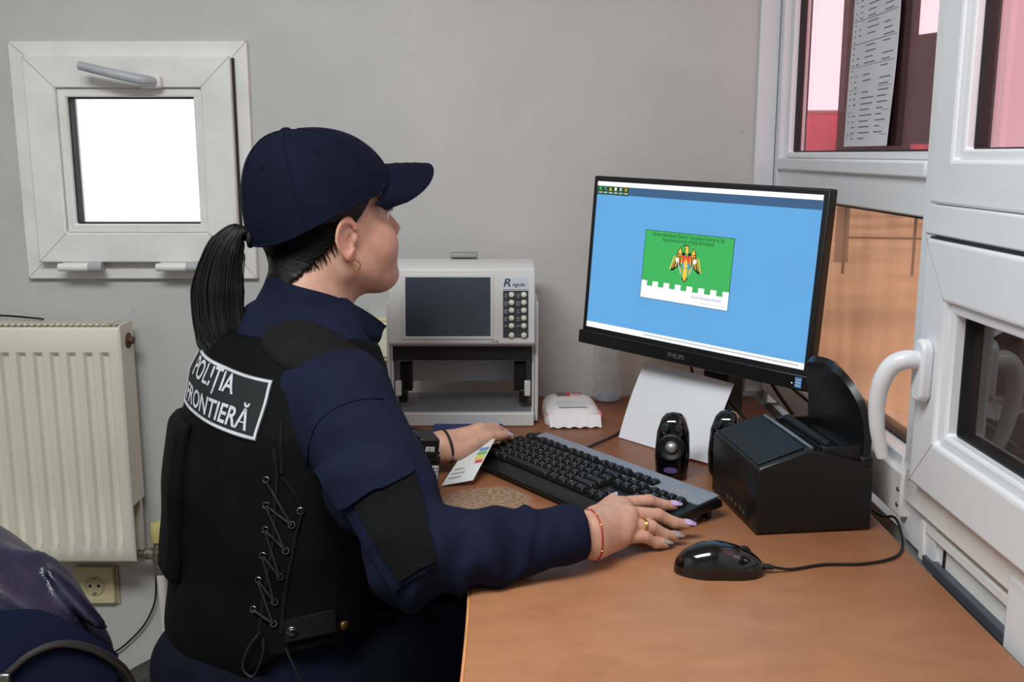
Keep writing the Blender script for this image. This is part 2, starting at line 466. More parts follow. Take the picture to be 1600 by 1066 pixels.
# printed list and taped note on the panes
nb = thing('backing_board', 'dark brown board behind the long printed list outside the pink pane', 'board')
MB().box(.594, .602, 1.535, 1.865, 1.27, 2.1).build('panel', mat('dark_brown_board', (40, 28, 30), .7), nb)
pl = thing('printed_list', 'long white printed list hanging on the pink window pane', 'paper')
def lst(u, v):
    z = 1.283 + v * .60
    return (.5795 - .0015 * math.sin(v * 9 + u * 2) - .001, 1.772 - u * .205 - .012 * math.sin(v * 5), z)
MB().sheet(lst, 8, 40, .0006).build('sheet', mat('list_paper', (205, 203, 210), .8, var=.03), pl)
b = MB(); rnd = random.Random(3)
for i in range(62):
    v = .02 + i * .0155
    for c0, c1 in ((.06, .10), (.16, .24), (.34, .62), (.70, .92)):
        if rnd.random() < .22: continue
        e = c0 + (c1 - c0) * rnd.uniform(.5, 1)
        q = [lst(c0, v), lst(e, v), lst(e, v + .003), lst(c0, v + .003)]
        b.add([(p[0] - .0006, p[1], p[2]) for p in q], [(0, 1, 2, 3)])
    if i % 4 == 0:
        q = [lst(.03, v + .010), lst(.97, v + .010), lst(.97, v + .0112), lst(.03, v + .0112)]
        b.add([(p[0] - .0006, p[1], p[2]) for p in q], [(0, 1, 2, 3)])
b.build('printed_lines', M_INK, pl)
tn = thing('taped_note', 'small handwritten note taped to the copper pane behind the window handle', 'paper')
MB().box(.5815, .5822, 1.352, 1.395, .885, .975).build('sheet', M_PAPER, tn)
b = MB()
for i in range(10):
    z = .893 + i * .008
    for k in range(3):
        y = 1.356 + k * .013; b.box(.5809, .5815, y, y + rnd.uniform(.005, .011), z, z + .003)
b.build('handwriting', mat('blue_ink', (70, 72, 120), .8), tn)

# ------------------------------------------------------------------ outside
M_ASPH = mat('pale_asphalt', (196, 186, 176), .9, var=.18, vscale=.5)
tag(MB().box(.72, 60, -40, 60, -.5, -.35).build('ground_outside', M_ASPH), 'pale asphalt ground outside the windows', None, kind='structure')
lp = thing('lamp_post', 'thin street lamp post seen through the pink pane', 'lamp post', (5.05, 15.3, -.35))
MB().tube([(0, 0, 0), (0, 0, 3.2), (0, 0, 6.4)], [.11, .085, .06], 10).build('post', mat('galvanised_post', (120, 118, 122), .6), lp, smooth=40)
MB().tube([(0, 0, 6.4), (.3, -.2, 6.75), (.9, -.6, 6.9)], .05, 8).build('arm', MATS['galvanised_post'], lp, smooth=40)
MB().box(.8, 1.3, -.85, -.5, 6.85, 6.97).build('lantern', MATS['galvanised_post'], lp, bevel=.03)
rb = thing('boundary_wall', 'long low red wall across the road behind the pink pane', 'wall', (16, 42, -.35))
MB().box(-12, 14, 0, .3, 0, 3.3).build('masonry', mat('red_painted_masonry', (190, 70, 84), .8, var=.12, vscale=.8), rb)
MB().box(-12.1, 14.1, -.06, .36, 3.3, 3.4).build('coping', mat('coping_stone', (150, 120, 120), .8), rb)
rl = thing('metal_railing', 'low metal railing on the pavement outside the copper pane', 'railing', (5.05, 13.6, -.35), R(-14))
M_RAIL = mat('dark_painted_metal', (74, 66, 64), .5)
for i in range(3):
    MB().tube([(i * .9 - .5, 0, 0), (i * .9 - .5, 0, .98)], .02, 8).build('post', M_RAIL, rl, smooth=40)
for z in (.5, .96): MB().tube([(-.5, 0, z), (1.3, 0, z)], .016, 8).build('rail', M_RAIL, rl, smooth=40)
sb = thing('outdoor_box', 'dark box sign on a bracket outside the pink pane', 'sign')
sbm = TR(.93, 2.20, 1.405, rz=R(-68))
MB().box(-.115, .14, -.03, .03, -.113, .12, M=sbm).build('case', mat('dark_sheet_metal', (22, 20, 21), .7), sb, bevel=.004)
MB().tube([tuple(sbm @ Vector((.12, 0, 0))), (.82, 1.9, 1.41), (.645, 1.29, 1.41)], .012, 8).build('bracket', M_RAIL, sb, smooth=40)
M_OUT = mat('dark_outer_frame', (60, 50, 54), .7)
tag(MB().box(.6005, .612, 2.131, 2.27, -.35, 2.5).build('outer_pier', M_OUT), 'dark outer pier of the booth beside the pink pane', 'pier')
MB().box(.642, .668, 1.296, 1.345, .74, 2.12).build('outer_mullion', M_OUT, w2)
for i, (x, y, s) in enumerate(((9.0, 16.3, 1.8),)):
    tr = thing('tree', 'round leafy tree outside, seen through the pane nearest the camera', 'tree', (x, y, -.35))
    MB().tube([(0, 0, 0), (.05, 0, 1.2), (0, .05, 2.2)], [.14, .1, .07], 8).build('trunk', mat('bark', (80, 64, 56), .9), tr, smooth=40)
    b = MB(); rn = random.Random(i)
    for k in range(520):
        a, c = rn.uniform(0, 2 * PI), rn.uniform(-1, 1); q = s * rn.uniform(.5, 1) * .8; sq = math.sqrt(1 - c * c)
        p = Vector((q * sq * math.cos(a), q * sq * math.sin(a), 2.3 + q * c * .8))
        mm = Matrix.Translation(p) @ Matrix.Rotation(rn.uniform(0, 6), 4, 'X') @ Matrix.Rotation(rn.uniform(0, 6), 4, 'Z')
        b.add([(-.17, -.1, 0), (.17, -.1, .02), (.2, .12, 0), (-.14, .1, .03)], [(0, 1, 2, 3)], mm)
    o = b.build('foliage', mat('leaves', (82, 84, 62), .8, var=.2), tr, fix=False); o['kind'] = 'stuff'

# ------------------------------------------------------------------ radiator, valve, socket, wires
M_RAD = mat('cream_radiator_enamel', (222, 216, 200), .35, var=.04, vscale=5, bump=.02, bscale=20)
rx0, rx1, ry0, ry1, rz0, rz1 = -1.62, -.812, 2.03, 2.105, .402, .918
t = thing('radiator', 'cream steel panel radiator with vertical grooves under the small window', 'radiator', (-1.2, 2.08, 0))
Mi = Matrix.Translation((1.2, -2.08, 0))
pitch = .0348
def groove(x):
    u = ((rx1 - .016 - x) / pitch) % 1.0
    k = min(abs(u - .5) * 2, 1)                  # 0 at the middle of a hollow
    return 1 - min(max((k - .32) / .26, 0), 1)
def panel(u, v):
    x = rx0 + (rx1 - rx0) * u
    z = rz0 + (rz1 - rz0) * v
    wz = min(max((z - rz0 - .035) / .014, 0), 1) * min(max((rz1 - .052 - z) / .010, 0), 1)
    ex = 1 if x < rx1 - .012 else 0
    ed = min((rx1 - x) / .006, 1, (z - rz0) / .006, (rz1 - z) / .006)
    return (x, ry0 + .008 * groove(x) * wz * ex + .006 * (1 - max(ed, 0)) ** 2, z)
us = sorted(set([0, 1] + [1 - (.016 + k * pitch + f * pitch) / (rx1 - rx0) for k in range(23) for f in (.0, .21, .34, .5, .66, .79)] + [1 - .012 / (rx1 - rx0), 1 - .006 / (rx1 - rx0), 1 - .002 / (rx1 - rx0)]))
us = [u for u in us if 0 <= u <= 1]
H_ = rz1 - rz0
vsl = [0, .002 / H_, .006 / H_, .035 / H_, .049 / H_, .3, .6, 1 - .062 / H_, 1 - .052 / H_, 1 - .006 / H_, 1 - .002 / H_, 1]
b = MB(); vv = [panel(u, v) for v in vsl for u in us]; w = len(us)
b.add(vv, [(j * w + i, j * w + i + 1, (j + 1) * w + i + 1, (j + 1) * w + i) for j in range(len(vsl) - 1) for i in range(w - 1)], Mi)
b.build('front_panel', M_RAD, t, smooth=35)
MB().box(rx0, rx1 - .004, ry0 + .009, ry0 + .018, rz0, rz1 - .004, M=Mi).build('inner_panel', M_RAD, t)
MB().box(rx0, rx1 - .006, ry1 - .014, ry1, rz0 + .004, rz1 - .004, M=Mi).build('rear_panel', M_RAD, t)
MB().box(rx1 - .004, rx1 + .0, ry0 + .004, ry1, rz0 + .125, rz1 + .004, M=Mi).build('side_cover', M_RAD, t, bevel=.0015)
MB().frame(rx0, rx1, ry0 + .003, ry1 + .0, .008, -(rz1 + .008), -(rz1 - .003), M=Mi @ Matrix.Rotation(-PI / 2, 4, 'X') @ Matrix.Scale(-1, 4, (0, 0, 1)) @ Matrix.Scale(1, 4)).build('grille_frame', M_RAD, t)
b = MB(); b.box(rx0 + .01, rx1 - .01, ry0 + .02, ry1 - .016, rz1 - .05, rz1 - .03, M=Mi)
b.build('convector_core', mat('radiator_inside', (96, 92, 86), .7), t)
xx = rx0 + .03
sl = None
while xx < rx1 - .022:
    if sl is None:
        q = MB(); q.add([(-.0030, ry0 + .010 - 2.08, 0), (.0030, ry0 + .010 - 2.08, 0), (.0180, ry1 - .007 - 2.08, 0), (.0120, ry1 - .007 - 2.08, 0),
                         (-.0030, ry0 + .010 - 2.08, .004), (.0030, ry0 + .010 - 2.08, .004), (.0180, ry1 - .007 - 2.08, .004), (.0120, ry1 - .007 - 2.08, .004)],
                        [(3, 2, 1, 0), (4, 5, 6, 7), (0, 1, 5, 4), (1, 2, 6, 5), (2, 3, 7, 6), (3, 0, 4, 7)])
        o = sl = q.build('grille_slat', M_RAD, t)
    else:
        o = sl.copy(); COL.objects.link(o); o.parent = t
    o.location = (xx + 1.2, 0, rz1 + .003); xx += .0135
b = MB().lathe([(0, 0), (.017, 0), (.017, .002), (.012, .004), (.008, .004), (.008, .012), (0, .012)], 14, M=Mi @ TR(rx1, 2.075, rz1 - .035, ry=PI / 2))
b.build('bleed_plug', mat('rusty_brass', (96, 74, 52), .5, metal=.5, var=.3, vscale=60), t, smooth=40)

M_BRASS = mat('tarnished_fitting', (134, 128, 112), .45, metal=.6, var=.3, vscale=90)
t = thing('radiator_valve', 'radiator valve with yellowed knob and tarnished fitting beside the radiator', 'valve', (-.776, 2.075, .36))
MB().lathe([(0, .075), (.0165, .075), (.0175, .08), (.0175, .108), (.015, .116), (.009, .117), (.009, .113), (0, .113)], 18).build('knob', mat('yellowed_plastic', (206, 190, 128), .4, var=.08), t, smooth=40)
MB().lathe([(0, 0), (.0125, 0), (.0125, .022), (.016, .026), (.0165, .052), (.013, .058), (.011, .076), (0, .076)], 14).build('body', M_BRASS, t, smooth=30)
MB().tube([(-.062, 0, .045), (-.035, 0, .045), (-.03, 0, .045), (0, 0, .045)], [.009, .009, .013, .013], 10).build('union_nut', M_BRASS, t, smooth=30)
MB().tube([(0, 0, .004), (.002, 0, -.1), (.002, .0, -.36)], .0105, 12).build('pipe', mat('white_pipe', (212, 210, 204), .4), t, smooth=40)

M_IVORY = mat('ivory_plastic', (208, 196, 158), .4)
t = thing('wall_socket', 'ivory wall socket under the radiator', 'socket', (-.945, 2.1295, .31))
MB().box(-.045, .045, -.012, 0, -.045, .045).build('plate', M_IVORY, t, bevel=.004)
MB().box(.040, .052, -.004, 0, -.047, .043).build('edge', mat('ivory_shadow_rim', (170, 158, 126), .5), t)  # darker ivory strip, the plate's side shade put into its colour
mm = TR(0, -.0122, .0, rx=PI / 2)
MB().lathe([(.0225, 0), (.0225, .0025), (.0205, .0025), (.0200, .0006), (0, .0006)], 20, M=mm).build('socket_well', mat('ivory_well', (188, 176, 140), .5), t, smooth=30)
for px in (-.0095, .0095): MB().lathe([(.0036, .0), (.0036, .0009), (0, .0009)], 10, M=TR(px, -.0122, 0, rx=PI / 2)).build('pin_hole', M_SEAL, t)
for pz in (-.018, .018): MB().box(-.004, .004, -.0155, -.0125, pz - .002, pz + .002).build('earth_clip', M_BRASS, t)
tag(MB().tube(catmull([(-.79, 2.12, .43), (-.80, 2.115, .40), (-.805, 2.12, .33), (-.815, 2.118, .26), (-.86, 2.12, .19), (-.95, 2.12, .13), (-1.15, 2.12, .1)], 6), .0022, 6).build('wall_wire', M_MATTE, smooth=60), 'thin black wire hanging down the wall beside the socket', 'cable')
tag(MB().tube(catmull([(-1.45, 2.05, .93), (-1.25, 2.07, .933), (-1.10, 2.085, .935), (-1.0, 2.075, .930), (-.99, 2.08, .9268)], 6), .0022, 6).build('radiator_wire', M_MATTE, smooth=60), 'thin black wire lying on top of the radiator', 'cable')
t = thing('cream_socket', 'cream socket box on the wall behind the document reader', 'socket', (-.262, 2.1295, .875))
MB().box(-.04, .04, -.022, 0, -.045, .05).build('plate', M_IVORY, t, bevel=.004)
MB().box(-.03, .03, -.026, -.021, -.035, .04).build('cover', mat('cream_cover', (226, 220, 200), .4), t, bevel=.003)

# ------------------------------------------------------------------ corner desk
def wood_mat():
    m = bpy.data.materials.new('worn_beech_laminate'); m.use_nodes = True
    N = m.node_tree.nodes; L = m.node_tree.links; b = N['Principled BSDF']
    tc = N.new('ShaderNodeTexCoord')
    mp = N.new('ShaderNodeMapping'); mp.inputs['Scale'].default_value = (2.5, 6, 6); mp.inputs['Rotation'].default_value = (0, 0, R(12)); L.new(tc.outputs['Object'], mp.inputs[0])
    n1 = N.new('ShaderNodeTexNoise'); n1.inputs['Scale'].default_value = 7; n1.inputs['Detail'].default_value = 7; L.new(mp.outputs[0], n1.inputs['Vector'])
    n2 = N.new('ShaderNodeTexNoise'); n2.inputs['Scale'].default_value = 4.5; n2.inputs['Detail'].default_value = 9; n2.inputs['Roughness'].default_value = .68; L.new(tc.outputs['Object'], n2.inputs['Vector'])
    n3 = N.new('ShaderNodeTexNoise'); n3.inputs['Scale'].default_value = 160; n3.inputs['Detail'].default_value = 2; L.new(tc.outputs['Object'], n3.inputs['Vector'])
    r1 = N.new('ShaderNodeValToRGB'); e = r1.color_ramp.elements
    e[0].position = .3; e[0].color = (*lin((158, 108, 75)), 1); e[1].position = .72; e[1].color = (*lin((170, 118, 83)), 1)
    L.new(n1.outputs['Fac'], r1.inputs[0])
    r2 = N.new('ShaderNodeValToRGB'); e = r2.color_ramp.elements     # grime rubbed into the laminate
    e[0].position = .33; e[0].color = (.70, .60, .54, 1); e[1].position = .52; e[1].color = (1, 1, 1, 1)
    L.new(n2.outputs['Fac'], r2.inputs[0])
    mx = N.new('ShaderNodeMix'); mx.data_type = 'RGBA'; mx.blend_type = 'MULTIPLY'; mx.inputs[0].default_value = .75
    L.new(r1.outputs[0], mx.inputs[6]); L.new(r2.outputs[0], mx.inputs[7])
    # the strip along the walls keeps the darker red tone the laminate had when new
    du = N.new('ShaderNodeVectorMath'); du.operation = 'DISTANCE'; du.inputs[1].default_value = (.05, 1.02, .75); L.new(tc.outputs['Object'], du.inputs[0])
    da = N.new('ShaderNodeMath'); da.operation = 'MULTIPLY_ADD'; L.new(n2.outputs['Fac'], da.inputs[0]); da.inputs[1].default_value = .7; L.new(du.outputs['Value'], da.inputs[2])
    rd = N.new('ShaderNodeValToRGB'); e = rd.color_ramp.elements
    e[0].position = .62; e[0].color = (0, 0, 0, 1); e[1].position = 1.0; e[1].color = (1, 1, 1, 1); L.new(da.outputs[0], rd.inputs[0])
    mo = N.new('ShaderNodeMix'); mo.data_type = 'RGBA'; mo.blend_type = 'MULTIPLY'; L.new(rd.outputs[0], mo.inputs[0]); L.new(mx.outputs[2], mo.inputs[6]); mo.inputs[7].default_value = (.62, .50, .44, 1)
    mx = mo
    # the patch in front of the keyboard where the laminate is worn through to the pressed board
    sp = N.new('ShaderNodeVectorMath'); sp.operation = 'SUBTRACT'; sp.inputs[1].default_value = (-.048, 1.435, .75); L.new(tc.outputs['Object'], sp.inputs[0])
    rt = N.new('ShaderNodeVectorRotate'); rt.inputs['Angle'].default_value = R(42); L.new(sp.outputs[0], rt.inputs['Vector'])
    sc = N.new('ShaderNodeVectorMath'); sc.operation = 'MULTIPLY'; sc.inputs[1].default_value = (1 / .078, 1 / .098, 3); L.new(rt.outputs[0], sc.inputs[0])
    ln = N.new('ShaderNodeVectorMath'); ln.operation = 'LENGTH'; L.new(sc.outputs[0], ln.inputs[0])
    ad = N.new('ShaderNodeMath'); ad.operation = 'MULTIPLY_ADD'; L.new(n2.outputs['Fac'], ad.inputs[0]); ad.inputs[1].default_value = .5; L.new(ln.outputs['Value'], ad.inputs[2])
    rw = N.new('ShaderNodeValToRGB'); e = rw.color_ramp.elements
    e[0].position = 1.10 / 2; e[0].color = (1, 1, 1, 1); e[1].position = 1.24 / 2; e[1].color = (0, 0, 0, 1)
    hf = N.new('ShaderNodeMath'); hf.operation = 'MULTIPLY'; hf.inputs[1].default_value = .5; L.new(ad.outputs[0], hf.inputs[0]); L.new(hf.outputs[0], rw.inputs[0])
    rc = N.new('ShaderNodeValToRGB'); e = rc.color_ramp.elements
    e[0].position = .35; e[0].color = (*lin((120, 94, 72)), 1); e[1].position = .65; e[1].color = (*lin((164, 136, 110)), 1); L.new(n3.outputs['Fac'], rc.inputs[0])
    m2 = N.new('ShaderNodeMix'); m2.data_type = 'RGBA'; L.new(rw.outputs[0], m2.inputs[0]); L.new(mx.outputs[2], m2.inputs[6]); L.new(rc.outputs[0], m2.inputs[7])
    L.new(m2.outputs[2], b.inputs['Base Color'])
    b.inputs['Roughness'].default_value = .42
    return m
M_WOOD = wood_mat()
M_EDGE = mat('beech_edge_band', (204, 140, 92), .5, var=.06, vscale=20)
DZ = .75
inner = catmull([(-.05, .30, 0), (-.05, .75, 0), (-.05, 1.10, 0), (-.062, 1.26, 0), (-.105, 1.40, 0), (-.19, 1.53, 0), (-.30, 1.615, 0), (-.42, 1.65, 0)], 5)
poly = [(.528, .30), (.528, 2.122), (-.42, 2.122)] + [(p.x, p.y) for p in reversed(inner)]
desk = thing('corner_desk', 'orange beech laminate corner desk with a worn curved edge', 'desk', (0, 0, 0))
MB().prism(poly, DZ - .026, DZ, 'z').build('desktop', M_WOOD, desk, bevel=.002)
b = MB(); pts = [(p.x, p.y) for p in inner]
vs = []; fs = []
for (x, y) in pts: vs += [(x, y, DZ - .0265), (x, y, DZ - .0015), (x - .003, y - .001, DZ - .0265), (x - .003, y - .001, DZ - .0015)]
for i in range(len(pts) - 1):
    a = i * 4; c = a + 4
    fs += [(a + 2, a + 3, c + 3, c + 2), (a + 1, a + 3, c + 3, c + 1)[::-1], (a, a + 2, c + 2, c)]
MB().add(vs, fs).build('edge_band', M_EDGE, desk, smooth=40)
MB().box(-.02, .50, .34, .36, 0, DZ - .026).build('side_panel', M_WOOD, desk)
MB().box(-.40, -.38, 1.72, 2.10, 0, DZ - .026).build('side_panel', M_WOOD, desk)
MB().box(.49, .51, .36, 2.10, .25, DZ - .026).build('modesty_panel', M_WOOD, desk)
MB().box(-.38, .49, 2.085, 2.10, .25, DZ - .026).build('modesty_panel', M_WOOD, desk)

# ------------------------------------------------------------------ document reader
M_BEIGE = mat('light_grey_device_plastic', (208, 208, 206), .42, var=.03)
M_BEIGE2 = mat('mid_grey_device_plastic', (150, 150, 148), .45, var=.04)
t = thing('document_reader', 'light grey document reader with a dark screen and twelve round buttons', 'document reader', (-.096, 1.88, DZ))
hw = .139
MB().box(-hw, hw, -.006, .17, 0, .027).build('base', M_BEIGE, t, bevel=.003)
MB().box(-hw + .006, hw - .006, .004, .16, .027, .0285).build('reading_plate', mat('grey_reading_glass', (128, 132, 136), .2), t)
b = MB().prism([(.0, .158), (-.010, .165), (.012, .305), (.02, .309), (.17, .309), (.17, .158)], -hw - .001, hw + .001, 'x')
# prism 'x' takes (y,z)
head = b.build('upper_case', M_BEIGE, t, bevel=.003)
for s in (-1, 1):
    MB().box(s * hw - (.004 if s > 0 else 0), s * hw + (.004 if s < 0 else 0), .02, .165, .027, .165).build('side_wall', M_BEIGE, t)
    MB().box(s * (hw + .001), s * (hw + .008), .02, .165, .004, .240).build('side_cheek', M_BEIGE, t, bevel=.002)
    c = MB().box(s * .112 - .012, s * .112 + .012, .03, .055, .062, .118); c.box(s * .118 - .008, s * .118 + .008, .025, .05, .040, .066)
    c.build('clamp', M_BLACK, t, bevel=.002)
    MB().box(s * .126 - .006, s * .126 + .006, .018, .03, .055, .085).build('clamp_pad', M_BEIGE, t, bevel=.002)
MB().box(-hw + .004, hw - .004, .012, .02, .128, .158).build('bay_shade', M_MATTE, t)
MB().box(-hw + .004, hw - .004, .13, .136, .060, .158).build('bay_back', M_BEIGE, t)
MB().box(-hw + .004, hw - .004, .02, .13, .150, .157).build('lamp_tray', M_MATTE, t)
# front of the upper case: a plane leaning back; local frame on it
th = math.atan2(.022, .140)
FM = TR(0, -.0105, .165, rx=-th)          # local x right, y into case, z up the face
def face_box(x0, x1, z0, z1, y0, y1): return MB().box(x0, x1, y0, y1, z0, z1, M=FM)
MB().frame(-.113, .061, .008, .132, .006, -.002, .004, M=FM).build('screen_bezel', M_BEIGE, head, bevel=.001)
face_box(-.1075, .0555, .0135, .1265, -.0008, .003).build('screen', mat('dark_slate_screen', (58, 66, 80), .22, var=.08, vscale=6), head)
kp = face_box(.079, .127, .012, .101, -.0015, .003).build('keypad', mat('navy_keypad', (40, 42, 52), .5), head)
face_box(.079, .127, .1035, .1265, -.001, .003).build('brand_plate', mat('silver_label', (196, 200, 208), .4), head)
M_NAVY = mat('navy_print', (46, 58, 84), .6)
M_WPRINT = mat('white_print', (205, 205, 205), .7)
b = MB(); v, f = text_geo('Regula', .0125, bold=.0002); b.add(v, f, FM @ TR(.104, -.0013, .113) @ XZ @ Matrix.Shear('XZ', 4, (0, 0)))
v, f = text_geo('R', .021, bold=.0004); b.add(v, f, FM @ TR(.087, -.0014, .1155) @ XZ)
b = MB()
v, f = text_geo('R', .021, bold=.0004, sx=1.15); b.add([(x + .25 * y, y, z) for x, y, z in v], f, FM @ TR(.0875, -.0014, .1155) @ XZ)
v, f = text_geo('egula', .0105, bold=.0001, sx=1.1); b.add([(x + .25 * y, y, z) for x, y, z in v], f, FM @ TR(.109, -.0014, .1125) @ XZ)
b.build('brand_lettering', M_NAVY, head)
btn = None
M_BTN = mat('cream_button', (224, 220, 204), .35)
caps = [('IR', 'UV'), ('TOP', 'BOT'), ('OBL', 'IR'), ('SET', 'INV'), ('ZM', 'OFF'), ('-', '+')]
bb = MB()
for r_ in range(6):
    for c_ in range(2):
        x = .095 + c_ * .0235; z = .093 - r_ * .0148 - (.003 if r_ == 5 else 0)
        o = MB().lathe([(.0056, 0), (.0056, .002), (.0046, .0042), (.002, .0052), (0, .0053)], 14, M=FM @ TR(x, -.0015, z, rx=PI / 2)).build('button', M_BTN, kp, smooth=50)
        v, f = text_geo(caps[r_][c_], .0042); bb.add(v, f, FM @ TR(x - .0108, -.0021, z) @ XZ)
        v, f = text_geo(caps[r_][c_], .0036)
        if r_ < 4: bb.add(v, f, FM @ TR(x - .0108, -.0021, z - .0042) @ XZ)
bb.build('key_captions', M_WPRINT, kp)
v, f = text_geo('4178', .006); MB().add(v, f, FM @ TR(.064, -.0005, .004) @ XZ).build('model_number', M_NAVY, head)
MB().box(-.03, .025, .155, .175, .312, .322).build('rear_handle', M_BEIGE2, t, bevel=.003)
MB().box(-.03, .025, .165, .17, .309, .322).build('rear_handle', M_BEIGE2, t)

# ------------------------------------------------------------------ monitor
MZ = R(-47.2)
MLOC = (.3115, 1.72, DZ)
mon = thing('computer_monitor', 'black flat computer monitor showing a blue desktop with a green splash window', 'monitor', MLOC, MZ)
PM = TR(0, 0, .318, rx=R(-4), ry=R(1.5))      # panel centre
W2, H2 = .2455, .157
MB().box(-W2, W2, 0, .022, -H2 + .010, H2, M=PM).build('panel_case', M_MATTE, mon, bevel=.003)
MB().box(-W2 - .002, W2 + .002, -.007, .022, -H2 - .004, -H2 + .021, M=PM).build('chin', M_BLACK, mon, bevel=.002)
MB().box(-.10, .10, .02, .05, -.09, .09, M=PM, taper=.0).build('rear_housing', M_MATTE, mon, bevel=.01)
sx0, sx1, sz0, sz1 = -W2 + .011, W2 - .011, -H2 + .029, H2 - .010
scr = MB().box(sx0, sx1, -.0006, .002, sz0, sz1, M=PM).build('screen', emat('screen_blue', (98, 166, 222), 1.0, .07), mon)
SW, SH = sx1 - sx0, sz1 - sz0
def S2(u, v, d=0): return (sx0 + SW * u, -.0008 - .0001 * d, sz1 - SH * v)
def spoly(b, pts, d): 
    n = len(pts); b.add([S2(u, v, d) for u, v in pts], [tuple(range(n))], PM); return b
def srect(u0, u1, v0, v1, d, name, m):
    b = MB(); spoly(b, [(u0, v0), (u1, v0), (u1, v1), (u0, v1)], d); return b.build(name, m, scr, fix=False)
E_W = emat('screen_white', (246, 246, 250), 1.05); E_G = emat('screen_green', (62, 178, 92), 1.0); E_K = emat('screen_black', (14, 34, 28), 1.0)
E_DB = emat('screen_slate', (62, 96, 134), .95); E_DG = emat('screen_dark_green', (36, 84, 48), .9); E_Y = emat('screen_yellow', (240, 200, 70), 1.0)
E_R = emat('screen_red', (226, 74, 48), 1.0); E_B = emat('screen_sky', (88, 150, 206), 1.0); E_GY = emat('screen_grey', (190, 196, 206), 1.0); E_O = emat('screen_orange', (216, 148, 62), 1.0)
srect(0, 1, 0, .030, 1, 'title_bar', E_W)
srect(.001, 1, .030, .085, 1, 'menu_band', E_DB)
srect(.001, .165, .030, .088, 2, 'toolbar', E_DG)
for k, m in enumerate((E_G, E_B, E_Y, E_W, E_GY, E_O)):
    u = .008 + k * .0265
    b = MB()
    if k == 2: spoly(b, [(u + .009, .035), (u + .016, .058), (u + .002, .058)], 3)
    elif k == 1: spoly(b, [(u + .002, .038), (u + .008, .036), (u + .016, .056), (u + .010, .058)], 3)
    else: spoly(b, [(u + .004, .036), (u + .014, .036), (u + .014, .058), (u + .004, .058)], 3)
    b.build('toolbar_icon', m, scr, fix=False)
    srect(u + .001, u + .020, .069, .077, 3, 'icon_caption', E_GY)
srect(0, 1, .962, 1.0, 1, 'task_bar', E_W)
srect(.30, .98, .975, .984, 2, 'task_bar_line', E_GY)
g0, g1, h0, h1 = .268, .672, .295, .735
srect(g0 - .002, g1 + .002, h0 - .003, h1 + .003, 1, 'splash_border', E_K)
srect(g0, g1, h0, h1, 2, 'splash_window', E_G)
b = MB(); n = 8
srect(g0, g1, .655, h1, 3, 'splash_footer', E_W)
for k in range(n):
    u = g0 + (g1 - g0) * (k * 2) / (2 * n - 1)
    srect(u, u + (g1 - g0) / (2 * n - 1), .622, .656, 3, 'battlement', E_W)
def stext(txt, u, v, size, m, name, align='CENTER', sx=1.0, bold=0.0, ital=0.0):
    vv_, ff = text_geo(txt, size, align, bold, sx)
    p = S2(u, v, 5)
    b = MB().add([(x + ital * y, y, z) for x, y, z in vv_], ff, PM @ Matrix.Translation(p) @ XZ)
    return b.build(name, m, scr, fix=False)
stext('Sistemul Informațional "Evidența Traversărilor Frontierei de Stat"', .47, .316, .0098, E_K, 'splash_heading', sx=.60)
stext('Inspectoratul General al Poliției de Frontieră', .47, .345, .0098, E_K, 'splash_heading', sx=.62)
stext('Direcția Tehnologia Informației', .575, .684, .0068, emat('screen_blue_text', (100, 100, 170), 1), 'splash_footer_text', sx=.72)
stext('border police information system', .605, .715, .0048, E_GY, 'splash_footer_text', sx=.8)
stext('2.6.1.0', .285, .715, .0045, E_GY, 'splash_footer_text')
# the eagle emblem, drawn as flat shapes (u across .47, v down .47), unit = k
ek = .115
def ep(pts, m, d, mirror=False, name='emblem_piece'):
    for s in ((1, -1) if mirror else (1,)):
        b = MB(); q = [(.470 + s * x * ek * (SH / SW), .487 + y * ek) for x, y in pts]
        spoly(b, q if s > 0 else q[::-1], d); b.build(name, m, scr, fix=False)
ep([(.10, -.62), (.30, -.66), (.42, -.95), (.62, -.72), (.66, -.45), (.82, -.05), (1.02, .45), (.80, .40), (.60, .22), (.42, .12), (.30, .05), (.14, -.1)], E_K, 4, True, 'eagle_wing')
for k in range(5):
    x0 = .24 + k * .135
    ep([(x0, -.40), (x0 + .075, -.40), (x0 + .13 + k * .045, .04 + k * .085), (x0 + .05 + k * .045, .02 + k * .085)], (E_Y, E_O)[k % 2], 5, True, 'eagle_feather')
ep([(.33, -.62), (.44, -.88), (.58, -.68), (.58, -.58), (.33, -.55)], E_Y, 5, True, 'eagle_feather')
ep([(.30, -.53), (.60, -.54), (.62, -.44), (.28, -.42)], E_O, 6, True, 'eagle_feather')
ep([(-.14, -.62), (-.12, -.95), (-.34, -1.0), (-.12, -1.08), (.10, -1.05), (.16, -.85), (.14, -.6)], E_K, 5, name='eagle_head')
ep([(-.10, -.62), (-.08, -.92), (-.20, -.96), (-.06, -1.02), (.08, -.98), (.12, -.8), (.10, -.6)], E_Y, 6, name='eagle_head')
ep([(-.27, -.47), (.27, -.47), (.27, -.10), (-.27, -.10)], E_R, 6, name='shield_chief')
ep([(-.27, -.10), (.27, -.10), (.22, .18), (0, .30), (-.22, .18)], E_B, 6, name='shield_base')
ep([(-.09, -.25), (.09, -.25), (.14, .12), (0, .26), (-.14, .12)], E_Y, 7, name='ox_head')
ep([(-.09, -.36), (0, -.30), (.09, -.36), (.07, -.22), (-.07, -.22)], E_O, 8, name='ox_horns')
ep([(-.06, .30), (.06, .30), (.20, .78), (0, 1.02), (-.20, .78)], E_K, 5, name='eagle_tail')
ep([(-.14, .24), (.14, .24), (.15, .70), (0, .95), (-.15, .70)], E_Y, 6, name='eagle_tail')
